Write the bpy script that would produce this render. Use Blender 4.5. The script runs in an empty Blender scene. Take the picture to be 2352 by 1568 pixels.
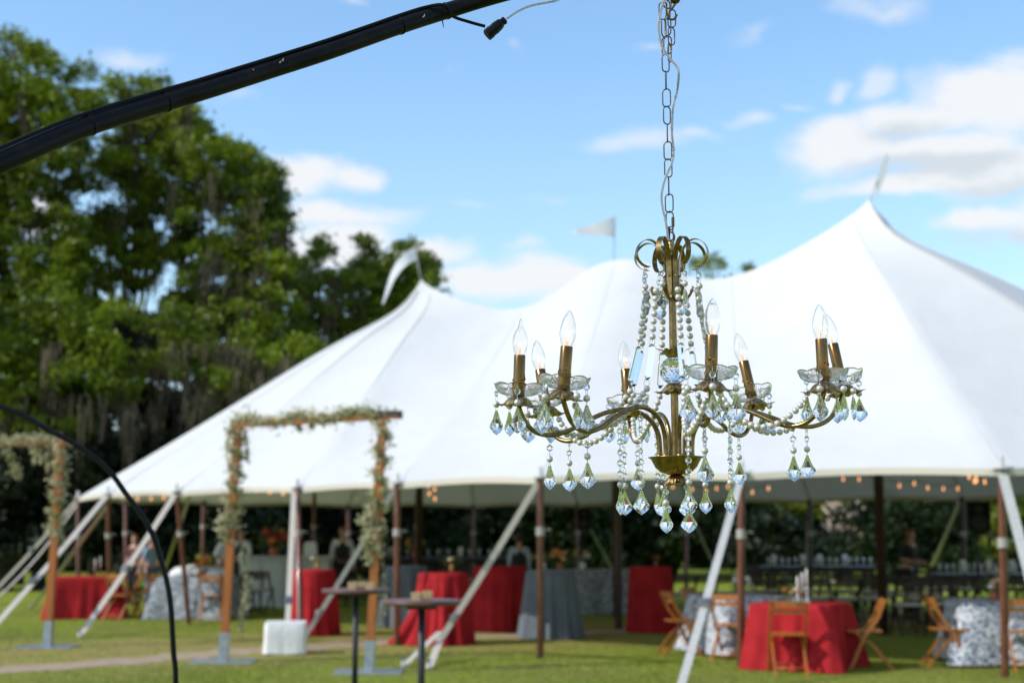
import bpy, math, random
import numpy as np
from mathutils import Vector, Matrix, Quaternion
R = math.radians
pi = math.pi
rnd = random.Random(7)
S = bpy.context.scene
COL = S.collection

# ------------------------------------------------------------------ camera
F = 3266.7                      # focal length for a picture 2352 units wide (50 mm on 36 mm)
CAMH = 1.6
PITCH = math.atan(436 / F)
CDIST = 3.0                     # distance of the chandelier's axis
cam_data = bpy.data.cameras.new('camera')
cam = bpy.data.objects.new('camera', cam_data)
COL.objects.link(cam)
S.camera = cam
cam.location = (0, 0, CAMH)
cam.rotation_euler = (pi / 2 + PITCH, 0, 0)
cam_data.lens = 50
cam_data.sensor_width = 36
cam_data.clip_start = 0.05
cam_data.clip_end = 2000
cam_data.dof.use_dof = True
cam_data.dof.focus_distance = 2.93
cam_data.dof.aperture_fstop = 4.0
cam_data.dof.aperture_blades = 0

S.render.engine = 'CYCLES'
S.view_settings.view_transform = 'Standard'
S.view_settings.look = 'None'
S.view_settings.exposure = 0.22
S.view_settings.gamma = 1.0
S.view_settings.use_curve_mapping = False
S.cycles.max_bounces = 16
S.cycles.transmission_bounces = 14
S.cycles.transparent_max_bounces = 16
S.cycles.glossy_bounces = 6
S.cycles.diffuse_bounces = 4
S.cycles.caustics_reflective = False
S.cycles.caustics_refractive = True
S.cycles.sample_clamp_indirect = 6.0
S.cycles.use_denoising = True

def direction(px, py):
    v = Vector(((px - 1176) / F, 1.0, (784 - py) / F))
    c, s = math.cos(PITCH), math.sin(PITCH)
    return Vector((v.x, v.y * c - v.z * s, v.y * s + v.z * c))

def P(px, py, Y):
    """world point seen at a picture position, at world depth Y"""
    d = direction(px, py)
    return Vector((0, 0, CAMH)) + d * (Y / d.y)

def G(px, py, z=0.0):
    d = direction(px, py)
    return Vector((0, 0, CAMH)) + d * ((z - CAMH) / d.z)

def GX(px, Y, z=0.0):
    return Vector(((px - 1176) / F * Y * 1.009, Y, z))

# ------------------------------------------------------------------ sun and sky
SUN_DIR = Vector((-0.80, -0.30, 0.66)).normalized()       # towards the sun
sun_el = math.asin(SUN_DIR.z)
sun_az = math.atan2(SUN_DIR.x, SUN_DIR.y)
sl = bpy.data.lights.new('sun', 'SUN')
sl.energy = 3.1
sl.angle = R(0.53)
sl.color = (1.0, 0.955, 0.89)
so = bpy.data.objects.new('sun', sl)
COL.objects.link(so)
so.location = (-20, -10, 30)
so.rotation_euler = SUN_DIR.to_track_quat('Z', 'Y').to_euler()

world = bpy.data.worlds.new('World')
S.world = world
world.use_nodes = True
WN, WL = world.node_tree.nodes, world.node_tree.links
WN.clear()

def wmath(op, a, b=None, c=None, clamp=False):
    n = WN.new('ShaderNodeMath')
    n.operation = op
    n.use_clamp = clamp
    for i, v in enumerate((a, b, c)):
        if v is None:
            continue
        if isinstance(v, (int, float)):
            n.inputs[i].default_value = v
        else:
            WL.new(v, n.inputs[i])
    return n.outputs[0]

def wsmooth(v, lo, hi, t0=0.0, t1=1.0):
    n = WN.new('ShaderNodeMapRange')
    n.interpolation_type = 'SMOOTHSTEP'
    n.inputs[1].default_value = lo
    n.inputs[2].default_value = hi
    n.inputs[3].default_value = t0
    n.inputs[4].default_value = t1
    WL.new(v, n.inputs[0])
    return n.outputs[0]

tc = WN.new('ShaderNodeTexCoord')
sep = WN.new('ShaderNodeSeparateXYZ')
WL.new(tc.outputs['Generated'], sep.inputs[0])
DX, DY, DZ = sep.outputs
AZ = wmath('ARCTAN2', DX, DY)
EL = wmath('ARCSINE', DZ)
sky = WN.new('ShaderNodeTexSky')
sky.sky_type = 'NISHITA'
sky.sun_disc = False
sky.sun_elevation = sun_el
sky.sun_rotation = sun_az
sky.air_density = 1.0
sky.dust_density = 0.7
sky.ozone_density = 3.0
sky.altitude = 0

mp = WN.new('ShaderNodeMapping')
mp.inputs['Scale'].default_value = (1, 1, 2.3)
WL.new(tc.outputs['Generated'], mp.inputs[0])
nz = WN.new('ShaderNodeTexNoise')
nz.inputs['Scale'].default_value = 11
nz.inputs['Detail'].default_value = 7
nz.inputs['Roughness'].default_value = 0.58
nz.inputs['Distortion'].default_value = 0.25
WL.new(mp.outputs[0], nz.inputs[0])
NO = nz.outputs[0]

mw = WN.new('ShaderNodeMapping')
mw.inputs['Scale'].default_value = (1, 1, 1.6)
WL.new(tc.outputs['Generated'], mw.inputs[0])
nw = WN.new('ShaderNodeTexNoise')
nw.inputs['Scale'].default_value = 13
nw.inputs['Detail'].default_value = 5
WL.new(mw.outputs[0], nw.inputs[0])
sw = WN.new('ShaderNodeSeparateColor')
WL.new(nw.outputs[1], sw.inputs[0])
AZ = wmath('ADD', AZ, wmath('MULTIPLY', wmath('SUBTRACT', sw.outputs[0], 0.5), 0.085))
ELW = wmath('ADD', EL, wmath('MULTIPLY', wmath('SUBTRACT', sw.outputs[1], 0.5), 0.045))

def azel(px, py):
    d = direction(px, py).normalized()
    return math.atan2(d.x, d.y), math.asin(d.z)

def blob(px, py, w, h, op=1.0):
    a, e = azel(px, py)
    u = wmath('DIVIDE', wmath('SUBTRACT', AZ, a), w / F)
    v = wmath('DIVIDE', wmath('SUBTRACT', ELW, e), h / F)
    d = wmath('SQRT', wmath('ADD', wmath('MULTIPLY', u, u), wmath('MULTIPLY', v, v)))
    return wmath('MULTIPLY', wmath('SUBTRACT', 1.0, d), op)

def vmax(lst):
    o = lst[0]
    for x in lst[1:]:
        o = wmath('MAXIMUM', o, x)
    return o

DENSE = [(2290, 235, 200, 110), (2130, 270, 170, 62), (1960, 325, 190, 78), (2180, 350, 250, 62),
         (2330, 390, 300, 58), (2080, 425, 210, 28), (2250, 490, 150, 36), (2420, 480, 220, 90),
         (735, 395, 120, 60, .8), (690, 410, 70, 50, .8), (840, 415, 80, 44, .7), (780, 490, 190, 30, .6),
         (1150, 645, 260, 62), (980, 590, 130, 36), (800, 560, 160, 60), (1290, 650, 120, 40),
         (95, 500, 60, 60)]
THIN = [(1440, 325, 160, 44, .62), (1560, 310, 90, 26, .5), (1680, 268, 80, 26, .62), (1895, 195, 45, 36, .7),
        (2003, 182, 72, 42, .7), (1760, 75, 120, 30, .5), (2020, 22, 170, 42, .62), (300, 135, 160, 30, .55),
        (1180, 110, 60, 22, .4), (1485, 112, 80, 24, .4), (545, 205, 90, 24, .4), (835, 5, 50, 16, .5),
        (1240, 455, 60, 20, .35), (1190, 570, 60, 26, .5), (1090, 468, 50, 16, .35), (900, 500, 180, 30, .5),
        (2345, 668, 60, 28, .6), (2300, 510, 120, 26, .6), (1060, 160, 60, 14, .3), (1810, 232, 50, 18, .45)]
dn = wmath('ADD', vmax([blob(*b) for b in DENSE]), wmath('MULTIPLY', wmath('SUBTRACT', NO, 0.5), 1.5))
dense = wsmooth(dn, -0.08, 0.62)
tn = wmath('ADD', vmax([blob(*b) for b in THIN]), wmath('MULTIPLY', wmath('SUBTRACT', NO, 0.5), 0.9))
thin = wmath('MULTIPLY', wsmooth(tn, 0.05, 0.65), 0.62)
# the same broken cloud goes on over the rest of the sky
mp2 = WN.new('ShaderNodeMapping')
mp2.inputs['Scale'].default_value = (1, 1, 2.0)
WL.new(tc.outputs['Generated'], mp2.inputs[0])
nz2 = WN.new('ShaderNodeTexNoise')
nz2.inputs['Scale'].default_value = 3.4
nz2.inputs['Detail'].default_value = 8
nz2.inputs['Roughness'].default_value = 0.55
WL.new(mp2.outputs[0], nz2.inputs[0])
vd = direction(1176, 640).normalized()
dotn = WN.new('ShaderNodeVectorMath')
dotn.operation = 'DOT_PRODUCT'
dotn.inputs[1].default_value = vd
WL.new(tc.outputs['Generated'], dotn.inputs[0])
away = wsmooth(dotn.outputs['Value'], 0.93, 0.87)
rest = wmath('MULTIPLY', wsmooth(nz2.outputs[0], 0.49, 0.63), away)
low = wmath('MULTIPLY', wsmooth(EL, 0.36, 0.02), 0.50)
cloud = wmath('MAXIMUM', wmath('MAXIMUM', dense, thin), rest)
# grey undersides
GREY = [(2160, 385, 300, 34), (2330, 430, 220, 40), (2200, 545, 220, 40), (2330, 560, 160, 50), (2090, 300, 100, 40)]
gn = wmath('ADD', vmax([blob(*b) for b in GREY]), wmath('MULTIPLY', wmath('SUBTRACT', NO, 0.5), 1.0))
grey = wsmooth(gn, 0.0, 0.8)

def wmix(fac, a, b):
    n = WN.new('ShaderNodeMix')
    n.data_type = 'RGBA'
    for s_, v in ((n.inputs[0], fac), (n.inputs[6], a), (n.inputs[7], b)):
        if isinstance(v, (int, float)):
            s_.default_value = v
        elif isinstance(v, tuple):
            s_.default_value = v
        else:
            WL.new(v, s_)
    return n.outputs[2]

SKYS = 0.14
def wc(r, g, b):
    return (r / SKYS, g / SKYS, b / SKYS, 1)
tint = WN.new('ShaderNodeMix')
tint.data_type = 'RGBA'
tint.blend_type = 'MULTIPLY'
tint.inputs[0].default_value = 1.0
WL.new(sky.outputs[0], tint.inputs[6])
tint.inputs[7].default_value = (1.43, 1.57, 1.54, 1)
skyc = wmix(low, tint.outputs[2], wc(.53, .655, .76))
ccol = wmix(grey, wc(.80, .81, .82), wc(.60, .645, .685))
final = wmix(wmath('MULTIPLY', cloud, 0.93), skyc, ccol)
bg = WN.new('ShaderNodeBackground')
bg.inputs[1].default_value = SKYS
WL.new(final, bg.inputs[0])
wo = WN.new('ShaderNodeOutputWorld')
WL.new(bg.outputs[0], wo.inputs[0])

# ------------------------------------------------------------------ helpers
def wm(o):
    m = o.matrix_basis.copy()
    return wm(o.parent) @ m if o.parent else m

class MB:
    def __init__(s):
        s.v, s.f, s.sm = [], [], []

    def add(s, vs, fs, smooth=True, M=None):
        b = len(s.v)
        if M is not None:
            vs = [M @ Vector(v) for v in vs]
        s.v.extend([tuple(v) for v in vs])
        s.f.extend([tuple(i + b for i in f) for f in fs])
        s.sm.extend([smooth] * len(fs))
        return s

    def box(s, c, d, rot=None, M=None):
        c = Vector(c)
        x, y, z = d[0] / 2, d[1] / 2, d[2] / 2
        vs = [Vector((i, j, k)) for k in (-z, z) for j in (-y, y) for i in (-x, x)]
        if rot is not None:
            vs = [rot @ v for v in vs]
        vs = [v + c for v in vs]
        return s.add(vs, [(0, 2, 3, 1), (4, 5, 7, 6), (0, 1, 5, 4), (2, 6, 7, 3), (0, 4, 6, 2), (1, 3, 7, 5)], False, M)

    def tube(s, pts, r, n=8, closed=False, cap=True, smooth=True, M=None, flat=None):
        """round tube along points; r a number or list; flat=(w,t,normal) gives a strip"""
        pts = [Vector(p) for p in pts]
        m = len(pts)
        rs = r if isinstance(r, (list, tuple)) else [r] * m
        vs, prev = [], None
        for i, p in enumerate(pts):
            if closed:
                t = pts[(i + 1) % m] - pts[i - 1]
            else:
                t = pts[min(i + 1, m - 1)] - pts[max(i - 1, 0)]
            if t.length < 1e-9:
                t = Vector((0, 0, 1))
            t.normalize()
            if prev is None:
                a = Vector((0, 0, 1)) if abs(t.z) < .9 else Vector((1, 0, 0))
                u = t.cross(a).normalized()
            else:
                u = (prev - t * prev.dot(t))
                u = u.normalized() if u.length > 1e-6 else t.orthogonal().normalized()
            prev = u
            w = t.cross(u)
            for k in range(n):
                a = 2 * pi * k / n
                vs.append(p + (u * math.cos(a) + w * math.sin(a)) * rs[i])
        fs = []
        for i in range(m if closed else m - 1):
            j = (i + 1) % m
            for k in range(n):
                l = (k + 1) % n
                fs.append((i * n + k, i * n + l, j * n + l, j * n + k))
        if cap and not closed:
            fs.append(tuple(range(n - 1, -1, -1)))
            fs.append(tuple((m - 1) * n + k for k in range(n)))
        return s.add(vs, fs, smooth, M)

    def strip(s, pts, w, t, side, M=None):
        """flat strip of width w along side direction, thickness t"""
        pts = [Vector(p) for p in pts]
        m = len(pts)
        vs = []
        sides = side if isinstance(side, list) else [side] * m
        ws = w if isinstance(w, list) else [w] * m
        for i, p in enumerate(pts):
            tg = (pts[min(i + 1, m - 1)] - pts[max(i - 1, 0)]).normalized()
            sd = Vector(sides[i]).normalized()
            nn = tg.cross(sd).normalized()
            for a, b in ((-1, -1), (1, -1), (1, 1), (-1, 1)):
                vs.append(p + sd * (a * ws[i] / 2) + nn * (b * t / 2))
        fs = []
        for i in range(m - 1):
            for k in range(4):
                l = (k + 1) % 4
                fs.append((i * 4 + k, i * 4 + l, i * 4 + 4 + l, i * 4 + 4 + k))
        fs += [(3, 2, 1, 0), tuple((m - 1) * 4 + k for k in range(4))]
        b = len(s.v)
        s.add(vs, fs, False, M)
        return s

    def lathe(s, prof, n=24, smooth=True, M=None, mod=None):
        """prof: list of (r,z); mod(i,angle,r,z)->(r,z) optional"""
        vs, fs = [], []
        m = len(prof)
        for i, (r, z) in enumerate(prof):
            for k in range(n):
                a = 2 * pi * k / n
                rr, zz = (r, z) if mod is None else mod(i, a, r, z)
                vs.append((rr * math.cos(a), rr * math.sin(a), zz))
        for i in range(m - 1):
            for k in range(n):
                l = (k + 1) % n
                fs.append((i * n + k, i * n + l, (i + 1) * n + l, (i + 1) * n + k))
        if prof[0][0] > 1e-6:
            fs.append(tuple(range(n - 1, -1, -1)))
        if prof[-1][0] > 1e-6:
            fs.append(tuple((m - 1) * n + k for k in range(n)))
        return s.add(vs, fs, smooth, M)

    def sphere(s, c, r, n=12, m=8, sc=(1, 1, 1), M=None):
        prof = [(max(1e-7, math.sin(pi * i / m)) * r, -math.cos(pi * i / m) * r) for i in range(m + 1)]
        T = Matrix.Translation(Vector(c)) @ Matrix.Diagonal((sc[0], sc[1], sc[2], 1))
        if M is not None:
            T = M @ T
        return s.lathe(prof, n, True, T)

    def mesh(s, name, mat):
        me = bpy.data.meshes.new(name)
        me.from_pydata(s.v, [], s.f)
        me.polygons.foreach_set('use_smooth', s.sm)
        if mat:
            me.materials.append(mat)
        me.update()
        return me

    def build(s, name, mat, parent=None, world=True):
        """world=True: vertices were given in world space"""
        me_v = s.v
        if parent is not None and world:
            inv = wm(parent).inverted()
            s.v = [tuple(inv @ Vector(v)) for v in me_v]
        elif parent is None and s.v:
            pass
        me = s.mesh(name, mat)
        s.v = me_v
        return link(name, me, parent)

def link(name, data, parent=None, loc=None, rot=None, sc=None):
    o = bpy.data.objects.new(name, data)
    COL.objects.link(o)
    if parent is not None:
        o.parent = parent
    if loc is not None:
        o.location = loc
    if rot is not None:
        o.rotation_euler = rot
    if sc is not None:
        o.scale = (sc, sc, sc) if isinstance(sc, (int, float)) else sc
    return o

def tag(o, label=None, cat=None, group=None, kind=None):
    if label:
        o['label'] = label
    if cat:
        o['category'] = cat
    if group:
        o['group'] = group
    if kind:
        o['kind'] = kind
    return o

def thing(name, label, cat, loc=(0, 0, 0), rz=0.0, group=None):
    o = link(name, None, None, loc, (0, 0, rz))
    o.empty_display_size = .1
    return tag(o, label, cat, group)

KIDS = {}
def copy_tree(o, parent=None):
    c = o.copy()
    COL.objects.link(c)
    if parent is not None:
        c.parent = parent
    for ch in list(o.children):
        copy_tree(ch, c)
    return c

def recentre(o):
    """moves a top-level mesh's origin to the bottom centre of its points"""
    me = o.data
    co = np.empty(len(me.vertices) * 3, 'f')
    me.vertices.foreach_get('co', co)
    co = co.reshape(-1, 3)
    c = np.array([(co[:, 0].min() + co[:, 0].max()) / 2, (co[:, 1].min() + co[:, 1].max()) / 2, co[:, 2].min()], 'f')
    me.vertices.foreach_set('co', (co - c).ravel())
    o.location = Vector(c.tolist())
    return o

# ------------------------------------------------------------------ materials
MATS = {}
def mat(name, base=(.5, .5, .5), rough=.6, metal=0.0, noise=None, bump=None, spec=None, trans=None, ior=1.5,
        coat=0.0, emit=None, aniso=None, sheen=0.0):
    """noise=(scale,detail,colour2,lo,hi[,stretch]); bump=(scale,strength,distance)"""
    m = bpy.data.materials.new(name)
    m.use_nodes = True
    N, L = m.node_tree.nodes, m.node_tree.links
    b = N['Principled BSDF']
    b.inputs['Base Color'].default_value = (*base, 1)
    b.inputs['Roughness'].default_value = rough
    b.inputs['Metallic'].default_value = metal
    b.inputs['IOR'].default_value = ior
    if spec is not None:
        b.inputs['Specular IOR Level'].default_value = spec
    if trans:
        b.inputs['Transmission Weight'].default_value = trans
    b.inputs['Coat Weight'].default_value = coat
    b.inputs['Coat Roughness'].default_value = .1
    b.inputs['Sheen Weight'].default_value = sheen
    if emit:
        b.inputs['Emission Color'].default_value = (*emit[0], 1)
        b.inputs['Emission Strength'].default_value = emit[1]
    if noise or bump:
        t = N.new('ShaderNodeTexCoord')
        mpp = N.new('ShaderNodeMapping')
        L.new(t.outputs['Object'], mpp.inputs[0])
        if noise and len(noise) > 5:
            mpp.inputs['Scale'].default_value = noise[5]
    if noise:
        n = N.new('ShaderNodeTexNoise')
        n.inputs['Scale'].default_value = noise[0]
        n.inputs['Detail'].default_value = noise[1]
        L.new(mpp.outputs[0], n.inputs[0])
        mr = N.new('ShaderNodeMapRange')
        mr.inputs[1].default_value = noise[3]
        mr.inputs[2].default_value = noise[4]
        L.new(n.outputs[0], mr.inputs[0])
        mx = N.new('ShaderNodeMix')
        mx.data_type = 'RGBA'
        mx.inputs[6].default_value = (*base, 1)
        mx.inputs[7].default_value = (*noise[2], 1)
        L.new(mr.outputs[0], mx.inputs[0])
        L.new(mx.outputs[2], b.inputs['Base Color'])
    if bump:
        n2 = N.new('ShaderNodeTexNoise')
        n2.inputs['Scale'].default_value = bump[0]
        n2.inputs['Detail'].default_value = 5
        L.new(mpp.outputs[0], n2.inputs[0])
        bp = N.new('ShaderNodeBump')
        bp.inputs['Strength'].default_value = bump[1]
        bp.inputs['Distance'].default_value = bump[2]
        L.new(n2.outputs[0], bp.inputs['Height'])
        L.new(bp.outputs[0], b.inputs['Normal'])
    MATS[name] = m
    return m

def leafmat(name, c1, c2, transl=.35, rough=.55, nscale=.5, c3=None):
    m = bpy.data.materials.new(name)
    m.use_nodes = True
    N, L = m.node_tree.nodes, m.node_tree.links
    N.clear()
    geo = N.new('ShaderNodeNewGeometry')
    t = N.new('ShaderNodeTexCoord')
    n = N.new('ShaderNodeTexNoise')
    n.inputs['Scale'].default_value = nscale
    n.inputs['Detail'].default_value = 3
    L.new(t.outputs['Object'], n.inputs[0])
    ad = N.new('ShaderNodeMath')
    ad.operation = 'MULTIPLY_ADD'
    ad.inputs[1].default_value = .45
    L.new(geo.outputs['Random Per Island'], ad.inputs[0])
    mr = N.new('ShaderNodeMapRange')
    mr.inputs[1].default_value = .38
    mr.inputs[2].default_value = .62
    mr.inputs[3].default_value = 0
    mr.inputs[4].default_value = .6
    L.new(n.outputs[0], mr.inputs[0])
    L.new(mr.outputs[0], ad.inputs[2])
    cr = N.new('ShaderNodeValToRGB')
    cr.color_ramp.elements[0].color = (*c1, 1)
    cr.color_ramp.elements[1].color = (*c2, 1)
    if c3:
        e = cr.color_ramp.elements.new(.97)
        e.color = (*c3, 1)
        cr.color_ramp.elements[1].position = .9
    L.new(ad.outputs[0], cr.inputs[0])
    d = N.new('ShaderNodeBsdfPrincipled')
    d.inputs['Roughness'].default_value = rough
    d.inputs['Specular IOR Level'].default_value = .35
    tr = N.new('ShaderNodeBsdfTranslucent')
    mx = N.new('ShaderNodeMixShader')
    mx.inputs[0].default_value = transl
    L.new(cr.outputs[0], d.inputs['Base Color'])
    L.new(cr.outputs[0], tr.inputs[0])
    L.new(d.outputs[0], mx.inputs[1])
    L.new(tr.outputs[0], mx.inputs[2])
    o = N.new('ShaderNodeOutputMaterial')
    L.new(mx.outputs[0], o.inputs[0])
    return m

def leaf_mesh(name, centres, size, mtl, rng, aspect=.55, droop=0.0, flat=0.0, jit=.35):
    """one mesh of leaf-sized rhombic faces round the given points"""
    c = np.asarray(centres, 'f')
    n = len(c)
    d = rng.normal(size=(n, 3))
    d[:, 2] = d[:, 2] * (1 - flat) - droop
    d /= np.linalg.norm(d, axis=1, keepdims=True) + 1e-9
    q = rng.normal(size=(n, 3))
    if flat:
        q[:, 2] *= (1 - flat)
    s_ = np.cross(d, q)
    s_ /= np.linalg.norm(s_, axis=1, keepdims=True) + 1e-9
    sz = (np.asarray(size) * (1 + jit * rng.uniform(-1, 1, n)))[:, None] if np.ndim(size) == 0 else np.asarray(size)[:, None]
    a = c - d * sz * .5
    b = c + s_ * sz * .5 * aspect
    e = c + d * sz * .5
    g = c - s_ * sz * .5 * aspect
    v = np.stack([a, b, e, g], 1).reshape(-1, 3)
    me = bpy.data.meshes.new(name)
    me.vertices.add(4 * n)
    me.vertices.foreach_set('co', v.astype('f').ravel())
    me.loops.add(4 * n)
    me.loops.foreach_set('vertex_index', np.arange(4 * n, dtype='i'))
    me.polygons.add(n)
    me.polygons.foreach_set('loop_start', np.arange(0, 4 * n, 4, dtype='i'))
    me.materials.append(mtl)
    me.update()
    return me

def cr_path(pts, n=8):
    """Catmull-Rom through points"""
    pts = [Vector(p) for p in pts]
    q = [2 * pts[0] - pts[1]] + pts + [2 * pts[-1] - pts[-2]]
    out = []
    for i in range(1, len(q) - 2):
        for k in range(n):
            t = k / n
            a, b, c, d = q[i - 1], q[i], q[i + 1], q[i + 2]
            out.append(.5 * ((2 * b) + (c - a) * t + (2 * a - 5 * b + 4 * c - d) * t * t + (3 * b - a - 3 * c + d) * t ** 3))
    out.append(pts[-1])
    return out

M_BRONZE = mat('antique_brass', (.31, .20, .08), .25, 1.0, noise=(70, 5, (.17, .11, .045), .4, .65), bump=(420, .08, .0005))
M_BRONZE2 = mat('brass_leaf', (.50, .345, .145), .30, 1.0, noise=(110, 3, (.24, .15, .06), .42, .6), bump=(300, .15, .0006))
M_SLEEVE = mat('copper_sleeve', (.25, .13, .046), .17, 1.0, noise=(12, 4, (.17, .10, .035), .4, .65, (9, 9, .5)))
M_PEARL = mat('pearl', (.60, .55, .50), .26, .25, coat=.7, spec=.7)
M_GLASS = mat('crystal', (1, 1, 1), 0.0, 0, trans=1.0, ior=1.56)
M_BOWL = mat('pressed_glass', (1, 1, 1), 0.0, 0, trans=.985, ior=1.22, spec=1.0)
M_BULB = mat('bulb_glass', (1, .99, .97), 0.0, 0, trans=1.0, ior=1.45)
M_FIL = mat('glowing_filament', (.5, .2, .1), .5, emit=((1, .26, .08), 1.3))
M_FILHOT = mat('hot_filament', (1, .7, .4), .5, emit=((1, .72, .45), 55))
M_WIRE = mat('silver_wire', (.55, .54, .52), .25, 1.0)
M_CHAIN = mat('chain_brass', (.16, .11, .055), .30, 1.0, noise=(90, 3, (.12, .085, .045), .4, .65))
M_CLEAR = mat('clear_cord', (.50, .52, .57), .25, 0, trans=.3, ior=1.3)
M_BLACK = mat('black_steel', (.005, .005, .006), .42, 0.0, spec=.13, noise=(25, 4, (.012, .011, .010), .5, .75), bump=(60, .15, .001))
M_RUBBER = mat('black_rubber', (.005, .005, .006), .55, spec=.15)
M_CHIP = mat('scratched_paint', (.35, .30, .22), .7)

# ------------------------------------------------------------------ ground
def ground_material():
    m = bpy.data.materials.new('lawn')
    m.use_nodes = True
    N, L = m.node_tree.nodes, m.node_tree.links
    b = N['Principled BSDF']
    b.inputs['Roughness'].default_value = .85
    b.inputs['Specular IOR Level'].default_value = .05
    t = N.new('ShaderNodeTexCoord')
    def noise(sc, det, stretch=(1, 1, 1)):
        mm = N.new('ShaderNodeMapping')
        mm.inputs['Scale'].default_value = stretch
        L.new(t.outputs['Object'], mm.inputs[0])
        n = N.new('ShaderNodeTexNoise')
        n.inputs['Scale'].default_value = sc
        n.inputs['Detail'].default_value = det
        L.new(mm.outputs[0], n.inputs[0])
        return n.outputs[0]
    def rng_(v, a, b_):
        r_ = N.new('ShaderNodeMapRange')
        r_.inputs[1].default_value = a
        r_.inputs[2].default_value = b_
        L.new(v, r_.inputs[0])
        return r_.outputs[0]
    def mix(f, a, b_):
        x = N.new('ShaderNodeMix')
        x.data_type = 'RGBA'
        L.new(f, x.inputs[0])
        for s_, v in ((x.inputs[6], a), (x.inputs[7], b_)):
            if isinstance(v, tuple):
                s_.default_value = (*v, 1)
            else:
                L.new(v, s_)
        return x.outputs[2]
    c = mix(rng_(noise(6, 6), .35, .65), (.17, .235, .018), (.275, .33, .042))
    c = mix(rng_(noise(.55, 4), .50, .78), c, (.20, .18, .055))
    c = mix(rng_(noise(60, 3), .5, .8), c, (.235, .22, .08))
    # worn, drier turf along the sandy path
    sx = N.new('ShaderNodeSeparateXYZ')
    L.new(t.outputs['Object'], sx.inputs[0])
    def mth(op, a, b_):
        q_ = N.new('ShaderNodeMath')
        q_.operation = op
        for i_, v in enumerate((a, b_)):
            if isinstance(v, (int, float)):
                q_.inputs[i_].default_value = v
            else:
                L.new(v, q_.inputs[i_])
        return q_.outputs[0]
    dl = mth('ABSOLUTE', mth('SUBTRACT', mth('SUBTRACT', sx.outputs[1], mth('MULTIPLY', sx.outputs[0], .58)), 22.6), 0)
    worn = mth('MULTIPLY', rng_(mth('MULTIPLY', dl, -1), -4.2, -1.6), rng_(noise(1.1, 5), .32, .50))
    worn = mth('MULTIPLY', worn, .8)
    c = mix(worn, c, (.33, .25, .10))
    L.new(c, b.inputs['Base Color'])
    bp = N.new('ShaderNodeBump')
    bp.inputs['Strength'].default_value = .8
    bp.inputs['Distance'].default_value = .05
    L.new(noise(28, 6), bp.inputs['Height'])
    L.new(bp.outputs[0], b.inputs['Normal'])
    return m

M_LAWN = ground_material()
g = MB()
nx, ny = 60, 60
vs, fs = [], []
for j in range(ny + 1):
    for i in range(nx + 1):
        u, v = i / nx * 2 - 1, j / ny * 2 - 1
        x = 900 * math.copysign(abs(u) ** 3, u)
        y = 20 + 900 * math.copysign(abs(v) ** 3, v)
        vs.append((x, y, 0))
for j in range(ny):
    for i in range(nx):
        a = j * (nx + 1) + i
        fs.append((a, a + 1, a + nx + 2, a + nx + 1))
g.add(vs, fs, False)
tag(g.build('lawn', M_LAWN), 'sunlit mown green lawn', kind='structure')

M_PATH = mat('sandy_path', (.40, .30, .20), .95, noise=(5, 6, (.27, .20, .12), .35, .7), bump=(40, .6, .02))
pth = [(-500, 1556), (-200, 1549), (0, 1539), (300, 1517), (500, 1499), (650, 1489), (850, 1477), (1050, 1465), (1300, 1454),
       (1500, 1446), (1800, 1436), (2200, 1424), (2600, 1414)]
pp = cr_path([G(x, y) for x, y in pth], 10)
g = MB()
vs, fs = [], []
for i, p in enumerate(pp):
    t_ = (pp[min(i + 1, len(pp) - 1)] - pp[max(i - 1, 0)]).normalized()
    nrm = Vector((-t_.y, t_.x, 0))
    w = .42 + .09 * math.sin(i * .9) + .06 * math.sin(i * 2.3)
    w2 = .42 + .09 * math.sin(i * 1.1 + 1) + .06 * math.sin(i * 2.9)
    vs += [p + nrm * w + Vector((0, 0, .004)), p - nrm * w2 + Vector((0, 0, .004))]
for i in range(len(pp) - 1):
    fs.append((2 * i, 2 * i + 1, 2 * i + 3, 2 * i + 2))
g.add(vs, fs, False)
tag(g.build('path', M_PATH), 'narrow sandy path worn across the lawn', kind='structure')

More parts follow.
